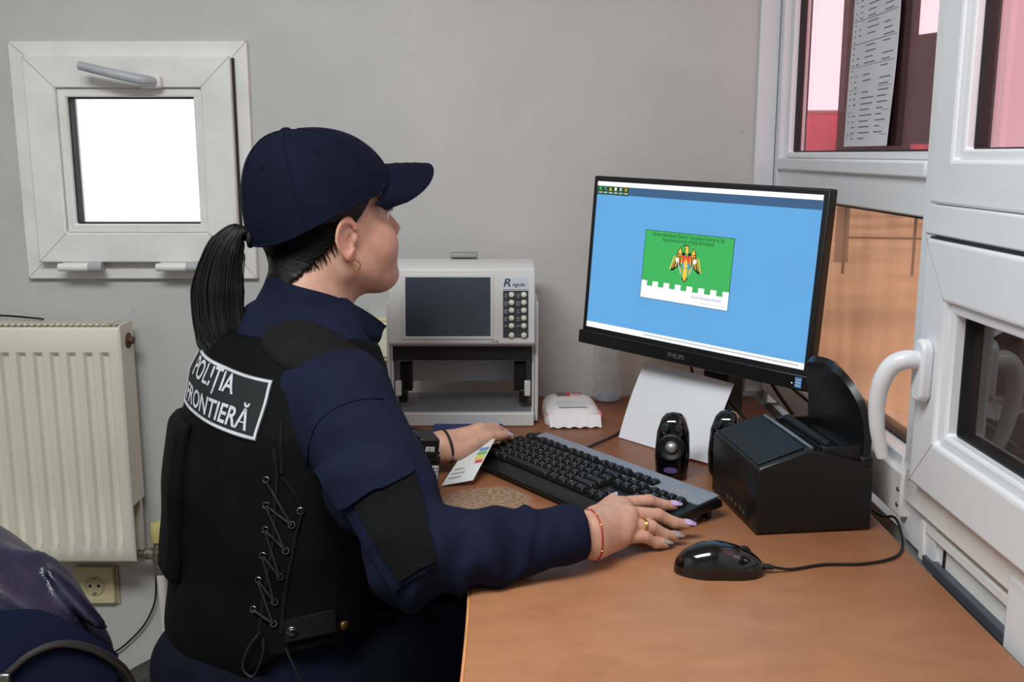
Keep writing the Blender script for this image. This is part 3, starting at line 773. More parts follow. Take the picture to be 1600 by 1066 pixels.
ep([(.54, -.20), (.60, -.16), (.30, .58), (.24, .54)], E_GY, 8, True, 'sceptre')
ep([(.50, -.30), (.66, -.34), (.72, -.18), (.62, -.06), (.50, -.12)], E_W, 9, True, 'sceptre_head')
ep([(.22, .22), (.30, .18), (.34, .42), (.26, .46)], E_O, 7, True, 'eagle_claw')
v, f = text_geo('PHILIPS', .0115, bold=.0002, sx=1.0); MB().add(v, f, PM @ TR(-.012, -.0074, -H2 + .0085) @ XZ).build('brand_lettering', mat('grey_print', (96, 96, 98), .5), mon)
st = MB().box(W2 - .020, W2 - .008, -.0076, -.007, -H2, -H2 + .017, M=PM).build('energy_sticker', mat('blue_sticker', (66, 138, 206), .5), mon)
b = MB()
for k in range(3): b.box(W2 - .0185, W2 - .0095, -.0078, -.0076, -H2 + .003 + k * .0045, -H2 + .005 + k * .0045, M=PM)
b.build('sticker_print', M_WPRINT, st)
MB().box(W2 - .026, W2 - .0245, -.0078, -.007, -H2 + .0055, -H2 + .007, M=PM).build('power_led', emat('led_white', (240, 240, 255), 2.0), mon)
MB().box(-.026, .026, .078, .118, .014, .34, M=TR(0, 0, 0)).build('stand_column', M_MATTE, mon, bevel=.004)
MB().box(.030, .036, .07, .115, .014, .20).build('stand_rail', M_BLACK, mon)
MB().box(-.03, .03, .045, .10, .30, .37).build('stand_hinge', M_MATTE, mon, bevel=.004)
MB().box(-.075, .075, .02, .17, 0, .014).build('stand_foot', M_BLACK, mon, bevel=.004)

# ------------------------------------------------------------------ keyboard
KE = Vector((.585, -.811, 0)); KN = Vector((.811, .585, 0))
kc = Vector((.052, 1.726, 0)) + KE * .216 - KN * .080
kb = thing('computer_keyboard', 'black desktop keyboard with a silver rear panel in front of the monitor', 'keyboard', (kc.x, kc.y, DZ), math.atan2(-.811, .585))
kb.scale = (.965, .92, 1)
KT = TR(0, 0, .0135, rx=R(5.2))
b = MB().prism([(-.086, -.002), (-.088, .004), (-.080, .010), (.080, .012), (.0885, .006), (.0885, -.004)], -.224, .224, 'x', M=KT)
b.build('case', M_BLACK, kb, bevel=.003)
M_SILV = mat('silver_grey_plastic', (128, 134, 144), .38, var=.04)
MB().box(-.205, .219, .062, .0865, .0105, .0145, M=KT).build('rear_panel', M_SILV, kb, bevel=.0015)
MB().box(-.190, .219, .037, .0405, .0105, .0135, M=KT).build('panel_strip', M_SILV, kb)
MB().box(.120, .219, .0405, .0625, .0105, .0138, M=KT).build('panel_end', M_SILV, kb, bevel=.0012)
for x in (-.092, -.008, .076): MB().box(x - .0035, x + .0035, .040, .063, .0105, .0135, M=KT).build('panel_bridge', M_SILV, kb)
for k in range(4):
    MB().lathe([(0, 0), (.0018, 0), (.0014, .0012), (0, .0014)], 8, M=KT @ TR(.150 + k * .012, .055, .0138)).build('indicator', mat('indicator_amber', (190, 160, 120), .4), kb)
for x in (-.19, .205):
    MB().box(x - .012, x + .012, .062, .070, -.0185, -.0005, M=KT).build('flip_foot', M_BLACK, kb, bevel=.002)
M_KEY = mat('black_keycap', (24, 24, 26), .42, var=.06)
M_LEG = mat('key_legend', (150, 150, 152), .7)
u = .01855
kmesh = {}
def key(cx, cy, w=1, d=1, leg='', z=.0115):
    k = (w, d)
    if k not in kmesh:
        o = MB().box(-w * u / 2 + .0008, w * u / 2 - .0008, -d * u / 2 + .0008, d * u / 2 - .0008, 0, .0082, taper=.0026).build('key', M_KEY, kb, bevel=.0008, seg=1)
        kmesh[k] = o
    else:
        o = kmesh[k].copy(); COL.objects.link(o); o.parent = kb
    o.matrix_local = KT @ Matrix.Translation((cx, cy, z))
    if leg:
        v, f = text_geo(leg, .0062 if len(leg) < 3 else .0042)
        q = MB().add(v, f, TR(-w * u / 2 + .0062, .002, .00835)).build('legend', M_LEG, o, fix=False)
X0 = -.217
def row(y, spec, x0):
    x = x0
    for w, leg in spec:
        if leg is not None: key(x + w * u / 2, y, w, 1, leg)
        x += w * u
ry = [.0265, .0265 - u, .0265 - 2 * u, .0265 - 3 * u, .0265 - 4 * u]
row(ry[0], [(1, c) for c in '`1234567890-='] + [(2, '<-')], X0)
row(ry[1], [(1.5, 'Tab')] + [(1, c) for c in 'QWERTYUIOP[]'] + [(1.5, '\\')], X0)
row(ry[2], [(1.75, 'Caps')] + [(1, c) for c in "ASDFGHJKL;'"] + [(2.25, 'Enter')], X0)
row(ry[3], [(2.25, 'Shift')] + [(1, c) for c in 'ZXCVBNM,./'] + [(2.75, 'Shift')], X0)
row(ry[4], [(1.25, 'Ctrl'), (1.25, 'Win'), (1.25, 'Alt'), (6.25, ''), (1.25, 'Alt'), (1.25, 'Win'), (1.25, 'M'), (1.25, 'Ctrl')], X0)
fy = .0515
key(X0 + u / 2, fy, 1, 1, 'Esc')
for g in range(3):
    for k in range(4): key(X0 + 1.9 * u + g * 4.5 * u + k * u + u / 2, fy, 1, 1, 'F%d' % (g * 4 + k + 1))
NX = X0 + 15 * u + .006
for k, c in enumerate(('Ins', 'Hom', 'PgU')): key(NX + u * (k + .5), ry[0], 1, 1, c)
for k, c in enumerate(('Del', 'End', 'PgD')): key(NX + u * (k + .5), ry[1], 1, 1, c)
for k, c in enumerate(('Prt', 'Scr', 'Pau')): key(NX + u * (k + .5), fy, 1, 1, c)
key(NX + u * 1.5, ry[3], 1, 1, '^')
for k, c in enumerate('<v>'): key(NX + u * (k + .5), ry[4], 1, 1, c)
PX = NX + 3 * u + .006
for r_, cs in enumerate(('N/*-', '789', '456', '123')):
    for k, c in enumerate(cs): key(PX + u * (k + .5), ry[r_], 1, 1, c)
key(PX + u, ry[4], 2, 1, '0'); key(PX + u * 2.5, ry[4], 1, 1, '.'); key(PX + u * 3.5, (ry[1] + ry[2]) / 2, 1, 2, '+'); key(PX + u * 3.5, (ry[3] + ry[4]) / 2, 1, 2, '=')
pk = kc + KN * .0885
tag(MB().tube(catmull([(.120, 1.690, DZ + .014), (.135, 1.722, DZ + .004), (.165, 1.765, DZ + .003), (.190, 1.800, DZ + .003), (.215, 1.850, DZ + .003), (.26, 1.95, DZ + .003), (.30, 2.06, DZ + .003)], 6), .0022, 8).build('keyboard_cable', M_MATTE, smooth=60), 'black cable running from the keyboard behind the paper sheet', 'cable')

# ------------------------------------------------------------------ mouse
ms = thing('computer_mouse', 'glossy black computer mouse on the desk beside the hand', 'mouse', (.262, 1.188, DZ), R(176))
def msf(u, v):
    a = u * 2 * PI; t_ = v * PI / 2
    L_, Wd, Hh = .057, .030, .036
    x = L_ * math.cos(a) * math.cos(t_) ** .8; y = Wd * math.sin(a) * math.cos(t_) ** .75
    xx = x / L_
    h = Hh * (1 - .28 * max(-xx + .1, 0) ** 1.2 - .05 * xx)
    waist = 1 - .10 * math.exp(-((xx + .1) / .35) ** 2)
    return (x, y * waist, .004 + h * math.sin(t_) ** .95)
b = MB().grid(msf, 40, 14, closed_u=True); b.add([(x, y, .0) for x, y, z in [msf(k / 40, 0) for k in range(40)]], [tuple(range(39, -1, -1))])
n0 = len(b.v) - 40
for k in range(40): b.f.append((n0 + k, n0 + (k + 1) % 40, (k + 1) % 40, k))
b.build('shell', M_GLOSS, ms, smooth=70)
MB().lathe([(0, -.0035), (.0085, -.0035), (.0095, -.002), (.0095, .002), (.0085, .0035), (0, .0035)], 18, M=TR(-.030, 0, .0262, rx=PI / 2)).build('scroll_wheel', M_MATTE, ms, smooth=40)
MB().tube([(-.054, .0, .011), (-.012, .0, .0375)], .0006, 6).build('button_seam', M_MATTE, ms)
MB().tube([(-.054, 0, .009), (-.060, 0, .009), (-.068, 0, .008)], [.0042, .004, .0028], 10).build('strain_relief', M_MATTE, ms, smooth=50)
tag(MB().tube(catmull([(.330, 1.184, DZ + .008), (.355, 1.19, DZ + .003), (.40, 1.205, DZ + .003), (.45, 1.207, DZ + .003), (.495, 1.225, DZ + .003), (.522, 1.26, DZ + .004), (.532, 1.30, DZ + .018), (.533, 1.325, DZ + .022), (.531, 1.36, DZ + .010), (.528, 1.42, DZ + .004)], 8), .0019, 8).build('mouse_cable', M_MATTE, smooth=60), 'thin black mouse cable curling across the desk to the window', 'cable')

# ------------------------------------------------------------------ speakers
def speaker(loc, rz, label):
    t = thing('desktop_speaker', label, 'speaker', loc, rz, 'pair of desktop speakers')
    def body(u, v):
        a = u * 2 * PI
        z = v * .106
        w = np.interp(v, [0, .05, .35, .7, .9, .97, 1], [.0225, .0255, .0285, .0262, .0195, .0125, .0])
        d = np.interp(v, [0, .05, .35, .7, .9, .97, 1], [.024, .026, .027, .024, .018, .011, .0])
        ca, sa = math.cos(a), math.sin(a)
        q = 1 / (abs(ca) ** 3 + abs(sa) ** 3) ** (1 / 3)
        return (w * ca * q, d * sa * q + .012 * v, z)
    MB().grid(body, 32, 30, closed_u=True).build('cabinet', M_GLOSS, t, smooth=60)
    fm = TR(0, -.0245, .056, rx=PI / 2 - R(4))
    MB().lathe([(.0215, -.004), (.0215, .0015), (.0195, .0025), (.018, .001), (.011, -.003), (0, -.003)], 26, M=fm).build('cone_ring', M_MATTE, t, smooth=50)
    MB().lathe([(.0098, -.004), (.0098, .0), (.007, .0035), (.003, .0055), (0, .006)], 18, M=fm).build('dust_cap', mat('silver_dust_cap', (205, 205, 208), .25, metal=.7), t, smooth=60)
    for s in (-1, 1):
        MB().lathe([(.0066, -.006), (.0066, .004), (.005, .006), (0, .006)], 14, M=TR(s * .0105, -.0185, .0865, rx=PI / 2 - R(10))).build('knob', mat('dark_teal_plastic', (22, 34, 36), .25), t, smooth=40)
    MB().lathe([(.0075, -.004), (.0075, .0008), (0, .0012)], 18, M=TR(0, -.026, .018, rx=PI / 2) @ Matrix.Scale(1.5, 4, (1, 0, 0)) @ Matrix.Scale(.62, 4, (0, 1, 0))).build('badge', mat('purple_badge', (92, 72, 120), .3), t, smooth=40)
    MB().lathe([(.020, 0), (.024, 0), (.0255, .004), (.020, .005)], 24).build('foot', M_MATTE, t, smooth=40)
    return t
speaker((.262, 1.570, DZ), R(-14), 'black desktop speaker in front of the white sheet')
speaker((.352, 1.585, DZ), R(-22), 'black desktop speaker half hidden behind the printer')

# ------------------------------------------------------------------ paper sheet leaning on the stand
ps = thing('paper_sheet', 'blank white sheet leaning against the monitor stand', 'paper', (0, 0, 0))
A = Vector((.199, 1.795, DZ + .0015)); B = Vector((.332, 1.632, DZ + .0015)); UP = Vector((.052, .050, .128))
def shf(u, v):
    p = A.lerp(B, u) + UP * v
    p += Vector((.7, .7, 0)) * (-.006 * math.sin(v * PI) + .004 * math.sin(u * PI) * v)
    p.z += .006 * v * (1 - u)
    return tuple(p)
MB().sheet(shf, 14, 12, .0007).build('sheet', M_PAPER, ps, smooth=60)
rb_ = thing('red_booklet', 'thin dark red booklet lying under the white sheet', 'booklet', (.315, 1.665, DZ), R(-47))
MB().box(-.05, .05, -.012, .05, 0, .0035).build('cover', mat('dark_red_cover', (122, 28, 44), .5), rb_, bevel=.001)
MB().box(-.049, .049, -.011, .049, .0035, .004).build('pages', M_PAPER, rb_)

# ------------------------------------------------------------------ receipt printer with its lid up
pt = thing('receipt_printer', 'black box printer with its curved lid standing open beside the window', 'printer', (.337, 1.309, DZ), R(7))
MB().prism([(0, .002), (.168, .002), (.168, .088), (.160, .098), (.085, .118), (.070, .120), (.004, .098), (0, .094)], 0, .192, 'y').build('body', M_BLACK, pt, bevel=.003)
MB().prism([(.004, .098), (.07, .120), (.0692, .1222), (.003, .1)], .012, .180, 'y').build('top_plate', M_MATTE, pt, bevel=.001)
MB().box(.078, .150, .012, .180, .094, .108, M=TR(0, 0, .03, ry=R(14.5))).build('roll_bay', M_MATTE, pt, bevel=.002)
MB().tube([(.078, .01, .121), (.078, .182, .121)], .0035, 10).build('tear_bar', M_STEEL, pt, smooth=40)
MB().tube([(.110, .02, .119), (.110, .172, .119)], .007, 12).build('platen_roller', M_MATTE, pt, smooth=40)
for yv in (.014, .176): MB().box(.095, .160, yv - .006, yv + .006, .095, .122).build('hinge_arm', M_BLACK, pt, bevel=.002)
def lid(u, v):
    # u across (local y 0..1), v up the lid
    hw_ = np.interp(v, [0, .25, .5, .7, .85, .95, 1], [.095, .096, .094, .088, .076, .058, .026])
    y = .098 + (u - .5) * 2 * hw_ + .016 * v
    x = .160 + .010 * math.sin(v * PI) - .018 * v - .010 * (1 - (2 * u - 1) ** 2) * -1
    return (x - .004, y, .100 + .118 * v)
MB().sheet(lid, 14, 22, .010).build('lid', M_BLACK, pt, smooth=50)
MB().box(.148, .166, .0, .192, .090, .108).build('lid_hinge', M_MATTE, pt, bevel=.003)
MB().box(-.0012, .002, .03, .15, .010, .030).build('port_panel', M_MATTE, pt)
for k, yv in enumerate((.045, .058, .078, .095, .112)):
    MB().box(-.0022, 0, yv - .003, yv + .003, .015 + .002 * (k % 2), .021 + .002 * (k % 2)).build('port', mat('brass_contact', (150, 128, 92), .35, metal=.8), pt)
MB().lathe([(0, 0), (.0016, 0), (.0012, .0012), (0, .0014)], 8, M=TR(.018, .175, .1035)).build('power_led', emat('led_red', (255, 40, 50), 4.0), pt)

# ------------------------------------------------------------------ cables behind the monitor
def cable(label, pts, r=.0025):
    return tag(MB().tube(catmull(pts, 8), r, 8).build('monitor_cable', M_MATTE, smooth=60), label, 'cable')
cable('black cable dropping from the monitor down to the left of its stand', [(.335, 1.80, .95), (.330, 1.81, .90), (.345, 1.82, .85), (.385, 1.85, .80), (.41, 1.87, .765), (.43, 1.93, .753)])
cable('black cable sloping from the monitor stand down to the printer', [(.385, 1.74, .84), (.415, 1.70, .81), (.455, 1.64, .79), (.485, 1.56, .775), (.50, 1.515, .77)])
cable('thick black cable sloping steeply from the monitor towards the window', [(.415, 1.64, .93), (.445, 1.64, .88), (.48, 1.63, .83), (.51, 1.60, .78), (.52, 1.57, .754)], .0035)
cable('black cable arching from behind the monitor over to the window', [(.43, 1.66, .93), (.47, 1.66, .885), (.51, 1.64, .85), (.527, 1.58, .815), (.53, 1.54, .79)])
cable('black cable lying along the desk behind the printer', [(.40, 1.80, .754), (.43, 1.72, .758), (.47, 1.66, .765), (.51, 1.62, .76), (.522, 1.70, .754)])

# ------------------------------------------------------------------ plastic bottle, wipes
bt = thing('plastic_bottle', 'clear crumpled plastic bottle standing behind the monitor', 'bottle', (.205, 2.085, DZ))
G_BOT = bpy.data.materials.new('clear_plastic'); G_BOT.use_nodes = True
N = G_BOT.node_tree.nodes; L = G_BOT.node_tree.links
bs = N['Principled BSDF']; bs.inputs['Transmission Weight'].default_value = .0; bs.inputs['Roughness'].default_value = .08
bs.inputs['Base Color'].default_value = (.75, .78, .82, 1); bs.inputs['Alpha'].default_value = .20
no = N.new('ShaderNodeTexNoise'); no.inputs['Scale'].default_value = 70; bp = N.new('ShaderNodeBump'); bp.inputs['Strength'].default_value = .6; bp.inputs['Distance'].default_value = .01
L.new(no.outputs['Fac'], bp.inputs['Height']); L.new(bp.outputs[0], bs.inputs['Normal'])
rp = N.new('ShaderNodeValToRGB'); rp.color_ramp.elements[0].color = (.22, .22, .22, 1); rp.color_ramp.elements[1].color = (.75, .75, .75, 1)  # denser pale patches painted as whitish highlights on the plastic
rp.color_ramp.elements[0].position = .45; rp.color_ramp.elements[1].position = .7
L.new(no.outputs['Fac'], rp.inputs[0]); L.new(rp.outputs[0], bs.inputs['Alpha'])
def bot(u, v):
    a = u * 2 * PI; z = v * .21
    r = np.interp(z, [0, .006, .03, .034, .05, .054, .08, .084, .12, .15, .185, .19, .21], [.024, .030, .0305, .0285, .0305, .029, .031, .029, .031, .030, .0125, .012, .0125])
    r *= 1 + .05 * math.sin(3 * a + z * 60) * math.sin(z * 15) + .025 * math.sin(7 * a)*math.sin(z*90)
    return (r * math.cos(a), r * math.sin(a), z)
MB().grid(bot, 36, 44, closed_u=True).build('body', G_BOT, bt, smooth=60)
MB().lathe([(0, .002), (.015, .004), (.022, .010), (.024, .003)], 20).build('base', mat('bluish_plastic', (150, 176, 200), .15), bt, smooth=60)
MB().lathe([(.0145, .195), (.0145, .213), (.013, .215), (0, .215)], 20).build('cap', mat('blue_cap', (60, 110, 180), .4), bt, smooth=40)

wp = thing('wipes_pack', 'white soft pack of wet wipes next to the document reader', 'pack', (.118, 1.955, DZ), R(3))
def wpf(u, v):
    a = u * 2 * PI; t_ = v * PI / 2
    ca, sa = math.cos(a), math.sin(a); q = 1 / (abs(ca) ** 5 + abs(sa) ** 5) ** .2
    k = math.cos(t_) ** .45 if v < 1 else 0
    z = .033 * math.sin(t_) ** .8
    cr = 1 + .03 * math.sin(9 * a) * (1 - v)
    return (.056 * ca * q * k * cr, .085 * sa * q * k * cr, .001 + z + .0015 * math.sin(7 * a + v * 8) * (1 - v))
b = MB().grid(wpf, 48, 16, closed_u=True); b.add([(x, y, .0005) for x, y, z in [wpf(k / 48, 0) for k in range(48)]], [tuple(range(47, -1, -1))])
n0 = len(b.v) - 48
for k in range(48): b.f.append((n0 + k, n0 + (k + 1) % 48, (k + 1) % 48, k))
wb = b.build('wrapper', mat('white_wrapper', (228, 226, 228), .35, var=.03, bump=.3, bscale=26), wp, smooth=60)
MB().box(-.030, .026, -.060, -.015, .0338, .0352).build('resealable_flap', mat('clear_flap', (214, 218, 226), .15), wp, bevel=.003)
MB().box(-.024, -.004, .030, .060, .0335, .0345).build('print_square', mat('grey_print_square', (94, 96, 108), .5), wp)
MB().box(-.004, .004, .030, .060, .0335, .0346).build('print_square', mat('red_print', (196, 48, 58), .5), wp)
MB().tube([(.018 + .009 * math.cos(a), .046 + .011 * math.sin(a), .0348) for a in np.linspace(0, 2 * PI, 21)[:-1]], .0007, 6, closed=True).build('print_ring', MATS['red_print'], wp)
for s in (-1, 1):
    MB().box(s * .052 - .002, s * .052 + .004, -.06, -.03, .012, .02, M=TR(0, 0, 0)).build('print_mark', mat('pink_print', (206, 120, 130), .5), wp, bevel=.001)
def crf(u, v): return (-.05 + .1 * u, -.078 - .020 * v, .022 - .019 * v + .0015 * math.sin(u * 30) * v)
MB().sheet(crf, 24, 4, .0012).build('crimped_end', MATS['white_wrapper'], wp, smooth=60)

# ------------------------------------------------------------------ passport
pp = thing('passport', 'dark blue passport lying beneath the document reader', 'passport', (-.084, 1.835, DZ), R(0))
MB().box(-.0655, .0655, -.058, .035, .0005, .0055).build('pages', M_PAPER, pp)
MB().box(-.0665, .0665, -.060, .036, .0055, .0068).build('cover', mat('navy_cover', (34, 52, 124), .45, bump=.1, bscale=200), pp, bevel=.0006)
M_GOLD = mat('dull_gold_print', (96, 104, 150), .4)
b = MB()
for k, w in enumerate((.044, .036)): b.box(-.052 + k * .012, -.047 + k * .012, -.034 - w / 2, -.034 + w / 2 + .01, .0068, .0070)
b.build('cover_lettering', M_GOLD, pp)
MB().tube([(-.010 + .011 * math.cos(a), -.012 + .011 * math.sin(a), .0071) for a in np.linspace(0, 2 * PI, 21)[:-1]], .0008, 6, closed=True).build('cover_crest', M_GOLD, pp)

# ------------------------------------------------------------------ implicit surfaces -> meshes (for cloth and skin)
def smin(a, b, k):
    h = np.clip(.5 + .5 * (b - a) / k, 0, 1)
    return b + (a - b) * h - k * h * (1 - h)
def smax(a, b, k): return -smin(-a, -b, k)
def capsule(p, a, b, ra, rb):
    a = np.asarray(a, float); b = np.asarray(b, float); ba = b - a
    t = np.clip(((p - a) @ ba) / (ba @ ba), 0, 1)
    return np.linalg.norm(p - a - t[:, None] * ba, axis=1) - (ra + (rb - ra) * t)
def chain(p, pts, rs, k=.006):
    d = None
    for i in range(len(pts) - 1):
        e = capsule(p, pts[i], pts[i + 1], rs[i], rs[i + 1])
        d = e if d is None else smin(d, e, k)
    return d
def ellip(p, c, r):
    q = p - np.asarray(c, float); r = np.asarray(r, float)
    k0 = np.linalg.norm(q / r, axis=1); k1 = np.linalg.norm(q / (r * r), axis=1)
    return k0 * (k0 - 1) / np.maximum(k1, 1e-9)
def waves(p, seed, freq, n=5, aniso=None):
    rg = np.random.RandomState(seed); o = 0
    for i in range(n):
        k = rg.normal(size=3); k /= np.linalg.norm(k)
        if aniso is not None:
            k = k * .55 + np.asarray(aniso) * (1 if i % 2 else -1); k /= np.linalg.norm(k)
        f = freq * rg.uniform(.7, 1.5)
        o = o + np.sin(p @ (k * f) + rg.uniform(0, 6.3) + 1.2 * np.sin(p @ (rg.normal(size=3) * freq * .35)))
    return o / n

def sdf_mesh(fn, lo, hi, h, B=16, margin=1.7):
    """surface nets over sparse blocks; returns verts (n,3), quads (m,4)"""
    lo = np.asarray(lo, float); hi = np.asarray(hi, float)
    n = np.ceil((hi - lo) / h).astype(int) + 1
    nb = np.ceil(n / B).astype(int)
    ii = np.stack(np.meshgrid(*[np.arange(k) for k in nb], indexing='ij'), -1).reshape(-1, 3)
    cen = lo + (ii * B + B / 2) * h
    dc = fn(cen); rad = B * h * .5 * math.sqrt(3)
    ii = ii[np.abs(dc) < rad * margin + 2 * h]
    ax = np.arange(-1, B + 1)
    loc = np.stack(np.meshgrid(ax, ax, ax, indexing='ij'), -1).reshape(-1, 3)
    S = B + 2; big = (n + 4 + 2 * B).astype(np.int64)
    VI = []; VP = []; Q = []
    corners = [(0, 0, 0), (1, 0, 0), (0, 1, 0), (1, 1, 0), (0, 0, 1), (1, 0, 1), (0, 1, 1), (1, 1, 1)]
    edges = [(0, 1), (2, 3), (4, 5), (6, 7), (0, 2), (1, 3), (4, 6), (5, 7), (0, 4), (1, 5), (2, 6), (3, 7)]
    def gid(c): c = c + 2; return (c[..., 0] * big[1] + c[..., 1]) * big[2] + c[..., 2]
    for blk in ii:
        base = blk * B
        g = loc + base
        D = fn(lo + g * h).reshape(S, S, S)
        ins = D < 0
        if ins.all() or not ins.any(): continue
        m = S - 1
        cs = [D[a:a + m, b:b + m, c:c + m] for a, b, c in corners]
        acc = np.zeros((m, m, m, 3)); cnt = np.zeros((m, m, m))
        for a, b in edges:
            da, db = cs[a], cs[b]; mk = (da < 0) != (db < 0)
            t = np.where(mk, da / np.where(mk, da - db, 1), 0)
            pa = np.array(corners[a], float); pb = np.array(corners[b], float)
            acc += mk[..., None] * (pa + t[..., None] * (pb - pa)); cnt += mk
        on = cnt > 0
        idx = np.argwhere(on)
        P = lo + (idx - 1 + base + acc[on] / cnt[on][:, None]) * h
        VI.append(gid(idx - 1 + base)); VP.append(P)
        for axis in range(3):
            sl0 = [slice(1, m)] * 3; sl1 = [slice(1, m)] * 3
            sl0[axis] = slice(1, m); sl1[axis] = slice(2, m + 1)
            A = ins[tuple(sl0)]; C = ins[tuple(sl1)]
            for val in (True, False):
                w = np.argwhere((A != C) & (A == val)) + 1
                if not len(w): continue
                o1 = np.zeros(3, int); o2 = np.zeros(3, int); o1[(axis + 1) % 3] = -1; o2[(axis + 2) % 3] = -1
                cell = w - 1 + base
                q = np.stack([gid(cell), gid(cell + o1), gid(cell + o1 + o2), gid(cell + o2)], 1)
                Q.append(q if val else q[:, ::-1])
    VI = np.concatenate(VI); VP = np.concatenate(VP); Q = np.concatenate(Q)
    u, first = np.unique(VI, return_index=True)
    V = VP[first]
    qi = np.searchsorted(u, Q); ok = (qi < len(u)).all(1)
    qi = np.clip(qi, 0, len(u) - 1); ok &= (u[qi] == Q).all(1)
    qi = qi[ok]
    key = np.unique(np.sort(qi, 1), axis=0, return_index=True)[1]
    return V, qi[np.sort(key)]

def relax(V, Q, it=2, w=.5):
    for _ in range(it):
        s = np.zeros_like(V); c = np.zeros(len(V))
        for a in range(4):
            np.add.at(s, Q[:, a], V[Q[:, (a + 1) % 4]]); np.add.at(c, Q[:, a], 1)
            np.add.at(s, Q[:, a], V[Q[:, (a + 3) % 4]]); np.add.at(c, Q[:, a], 1)
        V = V * (1 - w) + w * s / np.maximum(c, 1)[:, None]
    return V

def biggest(V, Q):
    """only the largest connected surface"""
    lab = np.arange(len(V))
    while True:
        m = lab[Q].min(1); new = lab.copy()
        for a in range(4): np.minimum.at(new, Q[:, a], m)
        new = new[new]; new = new[new]
        if (new == lab).all(): break
        lab = new
    u, c = np.unique(lab, return_counts=True); k = u[c.argmax()]
    keep = lab == k; idx = np.cumsum(keep) - 1
    return V[keep], idx[Q[keep[Q].all(1)]]

def np_object(name, parts, m, parent, off=(0, 0, 0), smooth=180):
    """parts: list of (verts, quads) joined into one mesh object"""
    if len(parts) == 1: parts = [biggest(*parts[0])]
    Vs = []; Qs = []; k = 0
    for V, Q in parts: Vs.append(V); Qs.append(Q + k); k += len(V)
    V = np.concatenate(Vs) - np.asarray(off); Q = np.concatenate(Qs)
    me = bpy.data.meshes.new(name)
    me.vertices.add(len(V)); me.vertices.foreach_set('co', V.astype(np.float32).ravel())
    me.loops.add(len(Q) * 4); me.loops.foreach_set('vertex_index', Q.astype(np.int32).ravel())
    me.polygons.add(len(Q)); me.polygons.foreach_set('loop_start', np.arange(0, len(Q) * 4, 4, dtype=np.int32))
    me.polygons.foreach_set('use_smooth', np.ones(len(Q), dtype=bool))
    me.update(calc_edges=True); me.validate()
    me.materials.append(m)
    o = bpy.data.objects.new(name, me); COL.objects.link(o)
    if parent is not None: o.parent = parent
    return o

CAMP = np.array([0, 0, 1.27]); _c, _s = math.cos(R(10.6)), math.sin(R(10.6))
def sight(px, py):
    a = (px - 800) / 1559.; b = -(py - 533) / 1559.
    return np.array([a, _c + b * _s, -_s + b * _c])
def march(fn, P, d, off=0.0, t0=.6, tmax=3.0):
    """points moved along directions until they meet the surface fn = off"""
    P = np.atleast_2d(np.asarray(P, float)); d = np.atleast_2d(np.asarray(d, float)); d = d / np.linalg.norm(d, axis=1, keepdims=True)
    t = np.full(len(P), t0)
    for _ in range(90):
        s = fn(P + d * t[:, None]) - off
        t = np.minimum(t + s * .7, tmax)
    return P + d * t[:, None]
def grad(fn, P, e=.002):
    g = np.stack([fn(P + np.eye(3)[i] * e) - fn(P - np.eye(3)[i] * e) for i in range(3)], 1)
    return g / (np.linalg.norm(g, axis=1, keepdims=True) + 1e-9)
def conform(name, fn, start, d, nu, nv, thick, lift, m, parent, off, t0=.0):
    """cloth patch laid on a surface: start is a (nv+1, nu+1, 3) array of points, marched along d"""
    S = start.reshape(-1, 3)
    P = march(fn, S, np.broadcast_to(d, S.shape), 0.0, t0, 1.5)
    nr = grad(fn, P)
    A = P + nr * (lift + thick); Bk = P - nr * .004
    w = nu + 1; n = w * (nv + 1); b = MB()
    fs = []
    for j in range(nv):
        for i in range(nu):
            a = j * w + i; fs += [(a, a + 1, a + w + 1, a + w), (n + a + w, n + a + w + 1, n + a + 1, n + a)]
    for i in range(nu): fs.append((i + 1, i, n + i, n + i + 1)); a = nv * w + i; fs.append((a, a + 1, n + a + 1, n + a))
    for j in range(nv): a = j * w; fs.append((a, a + w, n + a + w, n + a)); a = j * w + nu; fs.append((a + w, a, n + a, n + a + w))
    b.add([tuple(q - off) for q in A] + [tuple(q - off) for q in Bk], fs)
    return b.build(name, m, parent, smooth=50)
def quad_grid(c00, c10, c11, c01, nu, nv):
    u = np.linspace(0, 1, nu + 1)[None, :, None]; v = np.linspace(0, 1, nv + 1)[:, None, None]
    c00, c10, c11, c01 = map(lambda q: np.asarray(q, float), (c00, c10, c11, c01))
    return (c00 * (1 - u) + c10 * u) * (1 - v) + (c01 * (1 - u) + c11 * u) * v

